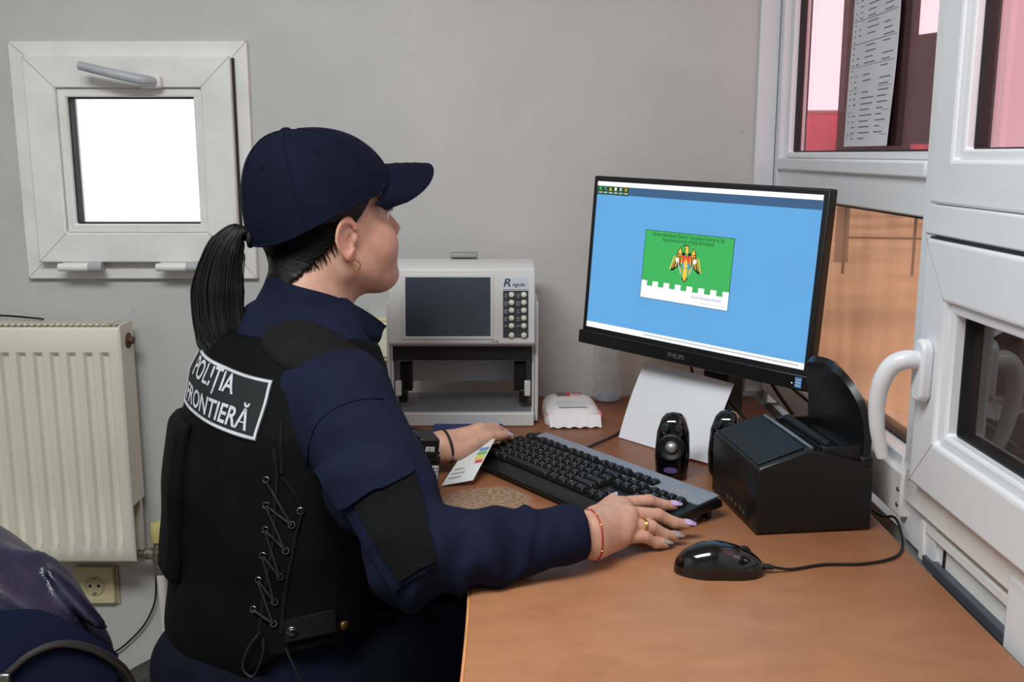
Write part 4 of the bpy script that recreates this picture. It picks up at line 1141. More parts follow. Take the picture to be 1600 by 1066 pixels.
# ------------------------------------------------------------------ the person
PB = np.array([-.36, 1.38, 0.0])
TT = R(50)
TF = np.array([math.cos(TT), math.sin(TT), 0]); TRr = np.array([math.sin(TT), -math.cos(TT), 0])
_z = np.array([.42, .50, .60, .70, .80, .90, .96, 1.00, 1.03, 1.06, 1.10])
_cx = np.array([-.36, -.36, -.358, -.352, -.345, -.337, -.330, -.324, -.318, -.312, -.305])
_cy = np.array([1.38, 1.38, 1.383, 1.39, 1.402, 1.422, 1.440, 1.455, 1.468, 1.480, 1.492])
_a = np.array([.175, .172, .165, .155, .158, .162, .155, .136, .112, .082, .062])
_b = np.array([.125, .124, .120, .112, .114, .112, .102, .088, .076, .066, .058])
def torso(p, off=0.0):
    z = p[:, 2]
    cx = np.interp(z, _z, _cx); cy = np.interp(z, _z, _cy); a = np.interp(z, _z, _a) + off; b = np.interp(z, _z, _b) + off
    qx = p[:, 0] - cx; qy = p[:, 1] - cy
    l = (qx * TRr[0] + qy * TRr[1]); f = (qx * TF[0] + qy * TF[1])
    k0 = np.sqrt((l / a) ** 2 + (f / b) ** 2); k1 = np.sqrt((l / a ** 2) ** 2 + (f / b ** 2) ** 2)
    d = k0 * (k0 - 1) / np.maximum(k1, 1e-6)
    d = np.where(k0 < .05, -np.minimum(a, b), d)
    return smax(smax(d * .9, z - (1.060 + off), .02), .44 - z, .02)
SR = np.array([-.240, 1.345, .930]); ER = np.array([-.122, 1.150, .785]); WR = np.array([.082, 1.196, .800])
SL = np.array([-.405, 1.545, .925]); EL = np.array([-.330, 1.695, .780]); WL = np.array([-.140, 1.580, .790])
AX_U = (ER - SR) / np.linalg.norm(ER - SR); AX_F = (WR - ER) / np.linalg.norm(WR - ER)
def sleeve_r(p, off=0.0):
    d = chain(p, [SR + np.array([-.05, .03, .02]), SR, SR * .45 + ER * .55 + np.array([.004, -.006, .0]), ER], [.068, .073, .064, .055], .02)
    m1 = ER * .55 + WR * .45 + np.array([0, -.004, .002])
    e = chain(p, [ER, m1, WR - AX_F * .012, WR + AX_F * .006], [.054, .044, .0335, .0335], .015)
    d = smin(d, e, .03)
    tu = np.clip((p - SR) @ AX_U / np.linalg.norm(ER - SR), 0, 1.2)
    tf = np.clip((p - ER) @ AX_F / np.linalg.norm(WR - ER), -.3, 1)
    near_el = np.exp(-(np.linalg.norm(p - ER, axis=1) / .09) ** 2)
    d = d + (np.abs(waves(p, 3, 34, 4, AX_U)) - .3) * .017 * (1 - near_el) * np.clip(1.2 - tf * 1.2, .15, 1) * np.clip(tu * 3 - .3, .25, 1)
    d = d + (np.abs(waves(p, 8, 48, 4, AX_F)) - .3) * .024 * near_el + (np.abs(waves(p, 12, 50, 4, AX_F)) - .3) * .018 * np.clip(tf * 2, 0, 1) * np.clip((1 - tf) * 5, 0, 1)
    return smax(d, (p - (WR + AX_F * .010)) @ AX_F, .004) - off
def sleeve_l(p, off=0.0):
    d = chain(p, [SL, SL * .5 + EL * .5, EL], [.074, .066, .052], .02)
    d = smin(d, chain(p, [EL, WL], [.050, .034], .015), .02)
    ax = (WL - EL) / np.linalg.norm(WL - EL)
    d = d + waves(p, 5, 90, 4) * .003
    return smax(d, (p - WL) @ ax, .004) - off
def jacket(p):
    d = torso(p) + waves(p, 21, 55, 4) * .005
    d = smin(d, sleeve_r(p), .028)
    d = smin(d, sleeve_l(p), .028)
    return smax(d, .475 + .02 * np.sin(p[:, 0] * 20) - p[:, 2], .01)
def torso_tl(p):
    z = p[:, 2]
    qx = p[:, 0] - np.interp(z, _z, _cx); qy = p[:, 1] - np.interp(z, _z, _cy)
    return qx * TRr[0] + qy * TRr[1], qx * TF[0] + qy * TF[1]
def vest_body(p):
    l, f = torso_tl(p); z = p[:, 2]
    d = torso(p, .016) + waves(p, 31, 42, 4, (0, 0, 1)) * .005
    # strap over the near shoulder, with its broad pad
    sh = SR + np.array([-.042, .036, .026])
    d = smin(d, ellip(p, SR + np.array([-.070, .050, .030]), (.068, .068, .060)), .03)
    return d
def vest(p):
    l, f = torso_tl(p); z = p[:, 2]
    d = vest_body(p)
    # armholes
    for S, ax in ((SR, 1), (SL, -1)):
        q = p - S
        lat = (q @ TRr) * ax
        hole = np.sqrt((q @ TF) ** 2 * 1.0 + (np.clip(z - S[2] + .012, 0, 9) * 1.3 + np.clip(S[2] - .012 - z, 0, 9) * .62) ** 2) - .074
        hole = smax(hole, -.012 - lat - .5 * np.clip(S[2] - .03 - z, 0, .1) + .35 * np.clip(z - S[2], 0, .1), .012)
        d = smax(d, -hole, .006)
    # neck opening
    nk = np.sqrt((l / 1.1) ** 2 + ((f - .012) / 1.0) ** 2) - .080 - np.clip(1.0 - z, 0, .2) * np.where(f > 0, .5, -.3)
    d = smax(d, -smax(nk, .97 - z, .01), .006)
    d = smax(d, z - (1.016 - .25 * np.clip(f, 0, .1)), .006)
    hem = .548 + .06 * np.clip((l + .02) / .15, -.3, 1) ** 2 - .01 * np.sin(l * 25)
    return smax(d, hem - z, .006)

M_NAVY_CLOTH = mat('navy_ripstop_cloth', (21, 26, 46), .88, var=.10, vscale=30, bump=.12, bscale=900, spec=.12)
M_NAVY_DARK = mat('navy_trouser_cloth', (14, 16, 29), .9, spec=.1, var=.1, vscale=30, bump=.1, bscale=900)
M_VEST = mat('black_nylon', (10, 10, 11), .75, var=.12, vscale=20, bump=.12, bscale=1200, spec=.1)
M_VEST2 = mat('black_nylon_pad', (22, 22, 23), .85, spec=.12, var=.08, vscale=30, bump=.1, bscale=1200)
M_CAP = mat('navy_cap_twill', (14, 18, 37), .85, var=.10, vscale=25, bump=.12, bscale=1100, spec=.12)
M_HAIR = mat('black_hair', (7, 6, 7), .5, var=.25, vscale=40, stretch=(1, 1, .15), spec=.28)
M_VELCRO = mat('black_velcro', (12, 12, 13), .95, spec=.2, var=.2, vscale=300, bump=.6, bscale=900)
M_EYELET = mat('dark_eyelet_metal', (130, 130, 134), .3, metal=1.0)
M_CORD = mat('black_cord', (22, 22, 24), .7, var=.1)
def skin_mat():
    m = bpy.data.materials.new('skin'); m.use_nodes = True
    N = m.node_tree.nodes; L = m.node_tree.links; b = N['Principled BSDF']
    at = N.new('ShaderNodeVertexColor'); at.layer_name = 'tone'
    tc = N.new('ShaderNodeTexCoord')
    no = N.new('ShaderNodeTexNoise'); no.inputs['Scale'].default_value = 60; no.inputs['Detail'].default_value = 5; L.new(tc.outputs['Object'], no.inputs['Vector'])
    rp = N.new('ShaderNodeValToRGB'); e = rp.color_ramp.elements
    e[0].position = .3; e[0].color = (.88, .84, .82, 1); e[1].position = .7; e[1].color = (1.05, 1.03, 1.02, 1)
    L.new(no.outputs['Fac'], rp.inputs[0])
    mx = N.new('ShaderNodeMix'); mx.data_type = 'RGBA'; mx.blend_type = 'MULTIPLY'; mx.inputs[0].default_value = 1
    L.new(at.outputs[0], mx.inputs[6]); L.new(rp.outputs[0], mx.inputs[7]); L.new(mx.outputs[2], b.inputs['Base Color'])
    b.inputs['Roughness'].default_value = .46
    b.inputs['Subsurface Weight'].default_value = .12
    b.inputs['Subsurface Radius'].default_value = (.006, .0025, .0012)
    b.inputs['Subsurface Scale'].default_value = 1.0
    n2 = N.new('ShaderNodeTexNoise'); n2.inputs['Scale'].default_value = 420; L.new(tc.outputs['Object'], n2.inputs['Vector'])
    bp = N.new('ShaderNodeBump'); bp.inputs['Strength'].default_value = .10; bp.inputs['Distance'].default_value = .002
    L.new(n2.outputs['Fac'], bp.inputs['Height']); L.new(bp.outputs[0], b.inputs['Normal'])
    return m
M_SKIN = skin_mat()

person = thing('person', 'person in navy cap and black vest typing at the desk', 'person', tuple(PB))
# ---- head frame: ear axis, facing yaw 30 degrees, tipped up a little
HO = np.array([-.279, 1.527, 1.148]); HY = R(32); HP = R(8)
_f0 = np.array([math.cos(HY), math.sin(HY), 0]); HRt = np.array([math.sin(HY), -math.cos(HY), 0]); _u0 = np.array([0, 0, 1.])
HF = _f0 * math.cos(HP) + _u0 * math.sin(HP); HU = _u0 * math.cos(HP) - _f0 * math.sin(HP)
HB = np.stack([HF, HRt, HU], 1)                    # columns: forward, right, up
def toh(p): return (p - HO) @ HB
def frh(q): return HO + np.asarray(q, float) @ HB.T
NB = np.array([-.310, 1.484, 1.035])               # neck base
def skull(q):
    return smin(ellip(q, (-.010, 0, .046), (.099, .076, .088)), ellip(q, (.018, 0, -.005), (.074, .064, .075)), .03)
def ear(q, s):
    e = (q - np.array([-.004, s * .079, .002])) / .88
    a = R(18)                                         # leans outwards to the rear
    x = e[:, 0] * math.cos(a) - s * e[:, 1] * -math.sin(a); y = s * e[:, 1] * math.cos(a) + e[:, 0] * math.sin(a)
    x = x - .12 * e[:, 2]; z = e[:, 2]
    wx = np.where(z > 0, .0175, .0175 - .0055 * np.clip(-z / .028, 0, 1))
    k = np.sqrt((x / wx) ** 2 + (z / .030) ** 2)
    rim = np.sqrt(((k - 1) * .0185) ** 2 + (y - .004) ** 2) - .0042
    rim = np.where((x > .006) & (z < .010) & (z > -.018), rim + .004, rim)
    k2 = np.sqrt(((x - .001) / .0105) ** 2 + ((z - .004) / .019) ** 2)
    anti = np.sqrt(((k2 - 1) * .012) ** 2 + (y - .001) ** 2) - .0030
    anti = np.where(x > .002, anti + .004, anti)
    plate = smax(np.abs(y + .003) - .0035, (k - 1) * .018, .004)
    lobe = ellip(np.stack([x, y, z], 1), (.004, .000, -.028), (.0095, .0045, .0105))
    trag = ellip(np.stack([x, y, z], 1), (.0145, -.001, -.004), (.0055, .0055, .0085))
    root = ellip(np.stack([x, y, z], 1), (.008, -.010, -.002), (.014, .010, .026))
    con = ellip(np.stack([x, y, z], 1), (.005, .006, -.004), (.0085, .0095, .0125))
    d = smin(smin(plate, rim, .004), anti, .003)
    d = smin(d, root, .006); d = smax(d, -con, .003)
    return smin(smin(d, lobe, .005), trag, .004) * .88
def head(p):
    q = toh(p)
    qs = q.copy(); qs[:, 1] = np.abs(q[:, 1])
    d = skull(q)
    d = smin(d, ellip(q, (.051, 0, -.042), (.047, .054, .052)), .03)          # muzzle and mid face
    d = smin(d, capsule(qs, (.000, .055, -.045), (.062, .020, -.074), .018, .022), .026)   # jaw line
    d = smin(d, ellip(q, (.078, 0, -.078), (.022, .024, .018)), .02)          # chin
    d = smin(d, ellip(qs, (.058, .038, -.022), (.030, .027, .030)), .024)     # cheek
    d = smin(d, capsule(qs, (.076, .012, .046), (.064, .045, .042), .011, .009), .02)     # brow
    d = smax(d, -ellip(qs, (.098, .032, .022), (.020, .017, .011)), .014)     # eye hollow
    d = smin(d, ellip(qs, (.073, .032, .021), (.0125, .0145, .0125)), .005)   # lids over the eye
    d = smin(d, capsule(q, (.088, 0, .030), (.110, 0, -.008), .0065, .0088), .012)         # nose
    d = smin(d, ellip(qs, (.101, .0105, -.013), (.009, .0075, .007)), .006)
    d = smax(d, -ellip(qs, (.103, .0065, -.021), (.005, .003, .004)), .003)
    d = smin(d, ellip(q, (.090, 0, -.043), (.013, .022, .006)), .006)         # lips
    d = smin(d, ellip(q, (.088, 0, -.053), (.012, .018, .006)), .006)
    d = smax(d, -capsule(qs, (.1045, 0, -.048), (.090, .024, -.049), .0013, .0013), .003)
    d = smin(d, ear(q, 1), .004); d = smin(d, ear(q, -1), .004)
    nb = capsule(p, frh((-.028, 0, -.010)), NB + np.array([-.006, -.004, 0]), .052, .056)
    nb = smin(nb, capsule(p, frh((.010, .0, -.060)), NB + TF * .028, .036, .040), .03)
    # the neck muscle running from behind the ear to the collar bone
    nb = smin(nb, capsule(p, frh((-.012, .050, -.035)), NB + TF * .045 + TRr * .020, .016, .014), .018)
    return smin(d, nb, .022)
def core(p):
    d = torso(p, -.016)
    d = smin(d, chain(p, [SR, ER, WR], [.052, .042, .026], .02), .02)
    d = smin(d, chain(p, [SL, EL, WL], [.052, .042, .026], .02), .02)
    d = smin(d, capsule(p, NB, frh((-.02, 0, -.03)), .05, .048), .02)
    d = smin(d, legs(p, -.016), .02)
    return d
HRi = np.array([-.285, 1.325, .515]); KRi = np.array([.085, 1.475, .545]); ARi = np.array([.10, 1.50, .10])
HLe = np.array([-.42, 1.44, .515]); KLe = np.array([-.09, 1.705, .545]); ALe = np.array([-.06, 1.74, .10])
def legs(p, off=0.0):
    d = ellip(p, (-.358, 1.382, .535), (.175 + off, .165 + off, .092 + off))
    d = smin(d, chain(p, [HRi, KRi, ARi], [.082 + off, .060 + off, .045 + off], .03), .03)
    return smin(d, chain(p, [HLe, KLe, ALe], [.082 + off, .060 + off, .045 + off], .03), .03)

# ---- hands
def hand_sdf(fingers, palm, thumb, wrist, arm):
    def fn(p):
        d = chain(p, [arm, wrist], [.026, .0235], .01)
        for (a, b, ra, rb) in palm: d = smin(d, capsule(p, a, b, ra, rb), .012)
        for pts, rs in fingers: d = smin(d, chain(p, pts, rs, .003), .0035)
        return smin(d, chain(p, thumb[0], thumb[1], .003), .008)
    return fn
V3 = lambda *a: np.array(a, float)
rw_ = WR + V3(.012, .012, -.004)
RM = [V3(0.162, 1.313, 0.797), V3(0.164, 1.273, 0.796), V3(0.159, 1.254, 0.787), V3(0.152, 1.239, 0.776)]      # knuckles, index to little
RT = [V3(0.227, 1.335, 0.785), V3(0.239, 1.293, 0.773), V3(0.220, 1.273, 0.764), V3(0.205, 1.262, 0.757)]      # tips
r_f = []
for k, (a, t_) in enumerate(zip(RM, RT)):
    m1 = a + (t_ - a) * .44; m1[2] = a[2] * .58 + t_[2] * .42 + .0045; m2 = a + (t_ - a) * .75; m2[2] = t_[2] * .85 + a[2] * .15 + .001
    rs = [[.0098, .0086, .0078, .0064], [.0100, .0088, .0080, .0066], [.0096, .0084, .0076, .0064], [.0088, .0076, .0068, .0058]][k]
    r_f.append(([a, m1, m2, t_], rs))
RB = [q_ + (rw_ - q_) * .16 for q_ in RM]
r_p = [(rw_, RB[0], .020, .0130), (rw_, RB[1], .021, .0118), (rw_, RB[2], .020, .0115), (rw_ + V3(.004, -.008, -.004), RB[3], .019, .0110),
       (rw_ + V3(.012, -.008, -.017), RB[3] + V3(-.008, 0, -.008), .0175, .0115), (RB[0], RB[1], .0112, .0112), (RB[1], RB[2], .0110, .0108), (RB[2], RB[3], .0108, .0100),
       (rw_ + V3(.018, .022, -.004), RB[0] + V3(-.018, -.002, -.004), .017, .015)]
r_t = ([rw_ + V3(.012, .016, -.002), V3(.110, 1.258, .796), V3(.125, 1.286, .797), V3(.139, 1.311, .803)], [.0175, .0155, .0105, .0082])
hand_r = hand_sdf(r_f, r_p, r_t, rw_, WR - AX_F * .04)
lw_ = WL + V3(.026, .012, .004)
LM = [V3(-.052, 1.632, .812), V3(-.046, 1.650, .803), V3(-.048, 1.668, .793), V3(-.056, 1.682, .784)]
LT = [V3(-.002, 1.694, .779), V3(-.006, 1.716, .773), V3(-.018, 1.728, .769), V3(-.036, 1.728, .766)]
l_f = []
for k, (a, t_) in enumerate(zip(LM, LT)):
    m1 = a + (t_ - a) * .45 + V3(0, 0, .010); m2 = a + (t_ - a) * .76 + V3(0, 0, .006)
    l_f.append(([a, m1, m2, t_], [.0098, .0086, .0078, .0064]))
l_p = [(lw_, LM[0] + V3(-.012, -.006, -.006), .020, .0145), (lw_, LM[1], .021, .0125), (lw_, LM[2], .020, .012), (lw_, LM[3], .019, .0115), (LM[0], LM[1], .0115, .0115), (LM[1], LM[2], .0115, .011), (LM[2], LM[3], .011, .0105)]
l_t = ([lw_ + V3(.022, -.004, -.006), V3(-.066, 1.606, .796), V3(-.040, 1.628, .800), V3(-.014, 1.650, .797)], [.017, .0145, .0110, .0085])
hand_l = hand_sdf(l_f, l_p, l_t, lw_, WL - V3(.03, -.015, 0))

parts = []
Vh, Qh = sdf_mesh(head, (-.42, 1.38, 1.01), (-.14, 1.66, 1.30), .0021); parts.append((relax(Vh, Qh, 1, .4), Qh))
for fn, lo, hi in ((hand_r, (.03, 1.14, .74), (.27, 1.41, .85)), (hand_l, (-.20, 1.54, .74), (.02, 1.75, .85))):
    Va, Qa = sdf_mesh(fn, lo, hi, .0016); parts.append((relax(Va, Qa, 1, .4), Qa))
Vc, Qc = sdf_mesh(core, (-.60, 1.05, .05), (.20, 1.85, 1.12), .011, 16); parts.append((Vc, Qc))
body = np_object('body', parts, M_SKIN, person, PB)
# colouring of the skin itself: lips, cheeks, knuckles
allv = np.concatenate([v for v, q in parts]); nh = len(parts[0][0])
tone = np.tile(np.array(lin((200, 156, 134))), (len(allv), 1))
qh = toh(allv[:nh])
def blend(mask, col, w): 
    tone[:len(mask)] = tone[:len(mask)] * (1 - (mask * w)[:, None]) + np.array(lin(col)) * (mask * w)[:, None]
blend(np.exp(-(((qh[:, 0] - .098) / .016) ** 2 + (qh[:, 1] / .020) ** 2 + ((qh[:, 2] + .048) / .0095) ** 2) ** 2), (160, 84, 82), .8)
blend(np.exp(-(((np.abs(qh[:, 1]) - .045) / .03) ** 2 + ((qh[:, 2] + .025) / .03) ** 2 + ((qh[:, 0] - .06) / .04) ** 2)), (202, 132, 116), .45)
blend(np.exp(-(((np.abs(qh[:, 1]) - .034) / .016) ** 2 + ((qh[:, 2] - .040) / .004) ** 2 + ((qh[:, 0] - .085) / .02) ** 2)), (60, 42, 36), .8)
blend(np.clip((np.abs(qh[:, 1]) - .076) / .006, 0, 1), (208, 140, 118), .5)
hk = np.zeros(len(allv))
for c in RM + [f[0][1] for f in r_f] + [f[0][1] for f in l_f]: hk = np.maximum(hk, np.exp(-(np.linalg.norm(allv - c, axis=1) / .011) ** 2))
tone = tone * (1 - .35 * hk[:, None]) + np.array(lin((204, 134, 116))) * .35 * hk[:, None]
ca = body.data.color_attributes.new('tone', 'FLOAT_COLOR', 'POINT')
ca.data.foreach_set('color', np.concatenate([tone, np.ones((len(tone), 1))], 1).astype(np.float32).ravel())

def W(pts): return [tuple(np.asarray(p, float) - PB) for p in pts]
PM_ = Matrix.Translation(tuple(-PB))
# ---- jacket, vest, trousers, boots
Vj, Qj = sdf_mesh(jacket, (-.62, 1.03, .46), (.12, 1.86, 1.10), .0042)
jk = np_object('jacket', [(relax(Vj, Qj, 1, .5), Qj)], M_NAVY_CLOTH, person, PB)
Vv, Qv = sdf_mesh(vest, (-.62, 1.10, .53), (-.10, 1.72, 1.12), .0036)
vs_ = np_object('vest', [(relax(Vv, Qv, 1, .5), Qv)], M_VEST, person, PB)
Vt, Qt = sdf_mesh(lambda p: smax(legs(p) + waves(p, 41, 60, 4) * .003, p[:, 2] - .60, .01), (-.60, 1.10, .06), (.20, 1.86, .66), .008)
np_object('trousers', [(relax(Vt, Qt, 1, .5), Qt)], M_NAVY_DARK, person, PB)
for A_ in (ARi, ALe):
    sf = lambda p: smax(smin(capsule(p, A_, A_ + V3(0, 0, -.05), .052, .05), ellip(p, A_ + V3(.075, .05, -.075), (.11, .085, .045)), .03), .002 - p[:, 2], .004)
    Vb, Qb = sdf_mesh(sf, A_ - V3(.1, .1, .11), A_ + V3(.24, .2, .08), .007)
    np_object('boot', [(Vb, Qb)], M_MATTE, person, PB)

# ------------------------------------------------------------------ collar of the jacket
def collar(u, v):
    ph = R(-128 + 256 * u); q = abs(2 * u - 1)
    fl = max(0, (q - .72) / .28)                                 # the open tips flare outwards
    a0, b0 = .098, .086; a1, b1 = .070 + .030 * fl, .066 + .068 * fl
    base = NB + V3(0, 0, -.040) - TF * .012; top = NB + TF * .010
    zt = 1.094 - .052 * q ** 1.3 - .030 * fl ** 2; zb = .994 - .02 * q
    k = v ** .8
    a = a0 + (a1 - a0) * k; b_ = b0 + (b1 - b0) * k
    c = base + (top - base) * k
    p = c - TF * b_ * math.cos(ph) + TRr * a * math.sin(ph)
    p[2] = zb + (zt - zb) * v
    p += (TRr * math.sin(ph) - TF * math.cos(ph)) * .0035 * math.sin(v * 7 + u * 11) 
    return tuple(p - PB)
MB().sheet(collar, 60, 16, .0045).build('collar', M_NAVY_CLOTH, jk, smooth=60)

# ------------------------------------------------------------------ cap
capg = None
def rim_u(f, r): return np.interp(f, [-.115, -.10, -.075, -.03, 0, .05, .08, .112], [.006, .008, .018, .036, .046, .056, .066, .080])
def crown(u, v):
    a = u * 2 * PI; ca, sa = math.cos(a), math.sin(a)
    rf, rr_ = .113, .094
    f0, r0 = -.006 + rf * ca, rr_ * sa
    ub = rim_u(f0, r0)
    s_ = math.cos(v * PI / 2) ** (.72 - .10 * ca) if v < 1 else 0.0
    cf = -.006 - .034 * v
    lift = math.sin(v * PI / 2) ** 1.08
    f = cf + (f0 + .006) * s_ * (1 + .012 * math.sin(v * PI))
    top = .162
    q = np.array([f, r0 * s_, ub + (top - ub) * lift])
    wob = .0012 * math.sin(5 * a + v * 6) * math.sin(v * PI)
    return q * (1 + wob * 8)
def capP(q): return tuple(frh(q) - PB)
cap = MB().sheet(lambda u, v: capP(crown(u, v * .995)), 72, 30, .003).build('cap', M_CAP, person, smooth=60)
for k in range(6):
    un = (k + .5) / 6 if False else k / 6 + 1 / 12 - 1 / 12
    MB().tube([capP(crown(un, v) * 1.012) for v in np.linspace(.02, .97, 22)], .0013, 6, flat=.7).build('panel_seam', M_CAP, cap, smooth=60)
    ue = (k + .5) / 6
    c_ = crown(ue, .52) * 1.012; e1 = crown(ue + .012, .52) * 1.012; e2 = crown(ue, .55) * 1.012
    x_ = (e1 - c_) / np.linalg.norm(e1 - c_); y_ = (e2 - c_) / np.linalg.norm(e2 - c_)
    MB().tube([capP(c_ + (x_ * math.cos(t) + y_ * math.sin(t)) * .0032) for t in np.linspace(0, 2 * PI, 15)[:-1]], .0009, 6, closed=True).build('eyelet', M_CAP, cap, smooth=60)
bc = crown(0, 1)
bmx = Matrix([[*HB[0], 0], [*HB[1], 0], [*HB[2], 0], [0, 0, 0, 1]])
def HM(q): 
    m = bmx.copy(); w_ = frh(q) - PB; m.translation = Vector(w_); return m
MB().lathe([(.0075, -.002), (.0078, .001), (.006, .0035), (.003, .0045), (0, .0047)], 16, M=HM((-.040, 0, .1635))).build('top_button', M_CAP, cap, smooth=60)
def brim(u, v):
    s_ = 2 * u - 1
    r = .080 * s_ * (1 - .10 * v * s_ * s_)
    f0 = -.006 + .113 * math.sqrt(max(0, 1 - (r / .094) ** 2))
    ln = .078 * max(0, 1 - abs(s_) ** 5) ** .5 + .004
    f = f0 - .006 + ln * v
    ub = .092 - .050 * s_ * s_ - .004 * v - .006 * v * v
    return capP((f, r, ub))
MB().sheet(brim, 40, 16, .0036).build('brim', M_CAP, cap, smooth=60)
for vv_ in (.35, .55, .75, .95):
    MB().tube([tuple(Vector(brim(u, vv_)) + Vector((0, 0, .0019))) for u in np.linspace(.03, .97, 40)], .0005, 4).build('brim_stitching', M_CAP, cap)
MB().tube([capP(crown(u, .012) * np.array([1.006, 1.006, 1])) for u in np.linspace(0, 1, 61)[:-1]], .0022, 6, closed=True).build('sweatband_edge', M_CAP, cap, smooth=60)

# ------------------------------------------------------------------ hair
def neckcap(p): return capsule(p, frh((-.028, 0, -.010)), NB + np.array([-.006, -.004, 0]), .052, .056)
def hair_base(p): return smin(skull(toh(p)), neckcap(p), .022)
def hair(p):
    q = toh(p)
    base = smin(skull(q), neckcap(p), .022) - .0055 + waves(q, 51, 220, 4, (.3, 0, .9)) * .0012
    f, r, u = q[:, 0], np.abs(q[:, 1]), q[:, 2]
    A = smin(u - .62 * f - .006, -.018 - f, .012)        # nape
    Bq = smin(smin(u - .052 + .9 * np.clip(.050 - f, 0, .036), .056 - f, .008), smin(f - .004, r - .03, .01), .008)   # by the temple
    C = smin(u - np.interp(f, [-.03, .0, .03, .055, .08], [.015, .031, .040, .060, .075]), .080 - f, .01)
    reg = smax(smax(A, Bq, .004), C, .004)
    return smax(base, -reg, .004)
Vq, Qq = sdf_mesh(hair, (-.42, 1.40, 1.05), (-.16, 1.65, 1.30), .0028)
hr = np_object('hair', [(relax(Vq, Qq, 1, .5), Qq)], M_HAIR, person, PB)
tail_path = catmull([(-.380, 1.472, 1.150), (-.400, 1.468, 1.156), (-.420, 1.464, 1.132), (-.432, 1.460, 1.087), (-.432, 1.452, 1.04), (-.424, 1.439, 1.00), (-.410, 1.420, .970)], 6)
n_t = len(tail_path)
wid = np.interp(np.linspace(0, 1, n_t), [0, .1, .3, .55, .8, 1], [.010, .013, .026, .038, .036, .018])
rg = random.Random(9); b = MB()
for k in range(700):
    a = rg.uniform(0, 2 * PI); q = math.sqrt(rg.random()) if k > 240 else rg.uniform(.9, 1.0)
    end = rg.choice([n_t, n_t, n_t, n_t - 1, n_t - 2, n_t - 4, n_t - 6]); ph = rg.uniform(0, 6); st = rg.uniform(.0009, .0017)
    pts = []; rs = []
    stray = rg.uniform(1.0, 1.25) if rg.random() < .06 else 1.0
    for i in range(0, end):
        t_ = i / (n_t - 1); T_ = (tail_path[min(i + 1, n_t - 1)] - tail_path[max(i - 1, 0)]).normalized()
        sd = Vector((0.95, -.3, 0)); sd = (sd - T_ * sd.dot(T_)).normalized(); bi = T_.cross(sd)
        w_ = wid[i] * (1 + .08 * math.sin(ph + t_ * 5)) * (stray if t_ > .3 else 1)
        pts.append(tuple(Vector(tail_path[i]) + sd * math.cos(a) * q * w_ + bi * math.sin(a) * q * w_ * .62 - Vector(PB)))
        rs.append(st * (1 if i < end - 3 else .35 + .2 * (end - i)))
    if len(pts) > 4: b.tube(pts, rs, 5, cap=False)
b.build('ponytail', M_HAIR, hr, smooth=80, fix=False)
tp = [np.array(tail_path[1]) + (np.array([.0, 1, 0]) * math.cos(t) * .0125 + np.array([.15, 0, 1]) * math.sin(t) * .0135) for t in np.linspace(0, 2 * PI, 19)[:-1]]
MB().tube(W(tp), .0042, 8, closed=True).build('hair_tie', M_CORD, hr, smooth=60)
b = MB()
tie = np.array(tail_path[0]); ST = []; DR = []
for k in range(230):                                               # combed strands drawn back towards the tie
    f0 = rg.uniform(-.088, -.016); sd_ = 1 if rg.random() < .7 else -1
    p0 = frh((f0, 0, .62 * f0 + .012 + rg.uniform(0, .03)))
    for i in range(7):
        t = i / 6
        q = p0 * (1 - t) + (tie - HRt * ((tie - HO) @ HRt) * .6) * t
        dirv = HRt * sd_ * (1 - t * .55) - HF * t * .6; dirv = dirv / np.linalg.norm(dirv)
        ST.append(q + dirv * .12); DR.append(-dirv)
PS = march(hair_base, np.array(ST), np.array(DR), .0062, 0, .2)
for k in range(230): b.tube(W(PS[k * 7:k * 7 + 7]), [.0009] * 6 + [.0005], 4, cap=False)
b.build('combed_strands', M_HAIR, hr, fix=False)
b = MB()
for k in range(46):                                                # loose wisps at the nape
    f0 = rg.uniform(-.085, -.02); s_ = 1
    p0 = frh((f0, .045 + rg.uniform(-.01, .01), .62 * f0 + .012)); 
    g_ = march(hair_base, p0 + HRt * .06, -HRt, .003, 0, .12)[0]
    dn = -HU * rg.uniform(.012, .024) + HF * rg.uniform(-.004, .010)
    pts = [g_, g_ + dn * .5 + HRt * .001, g_ + dn]
    b.tube(W(pts), [.0007, .0006, .0002], 4, cap=False)
b.build('loose_wisps', M_HAIR, hr, fix=False)

# ------------------------------------------------------------------ face details: eyes, lashes, earring
M_EYE = bpy.data.materials.new('eyeball'); M_EYE.use_nodes = True
N = M_EYE.node_tree.nodes; L = M_EYE.node_tree.links
tc = N.new('ShaderNodeTexCoord'); sx = N.new('ShaderNodeSeparateXYZ'); L.new(tc.outputs['Object'], sx.inputs[0])
rp = N.new('ShaderNodeValToRGB'); rp.color_ramp.interpolation = 'CONSTANT'; e = rp.color_ramp.elements
e[0].position = 0; e[0].color = (.72, .68, .66, 1); e[1].position = .86; e[1].color = (.06, .03, .015, 1); e2 = e.new(.975); e2.color = (.003, .003, .003, 1)
dv = N.new('ShaderNodeMath'); dv.operation = 'DIVIDE'; dv.inputs[1].default_value = .0122; L.new(sx.outputs['Z'], dv.inputs[0]); L.new(dv.outputs[0], rp.inputs[0])
L.new(rp.outputs[0], N['Principled BSDF'].inputs['Base Color']); N['Principled BSDF'].inputs['Roughness'].default_value = .08
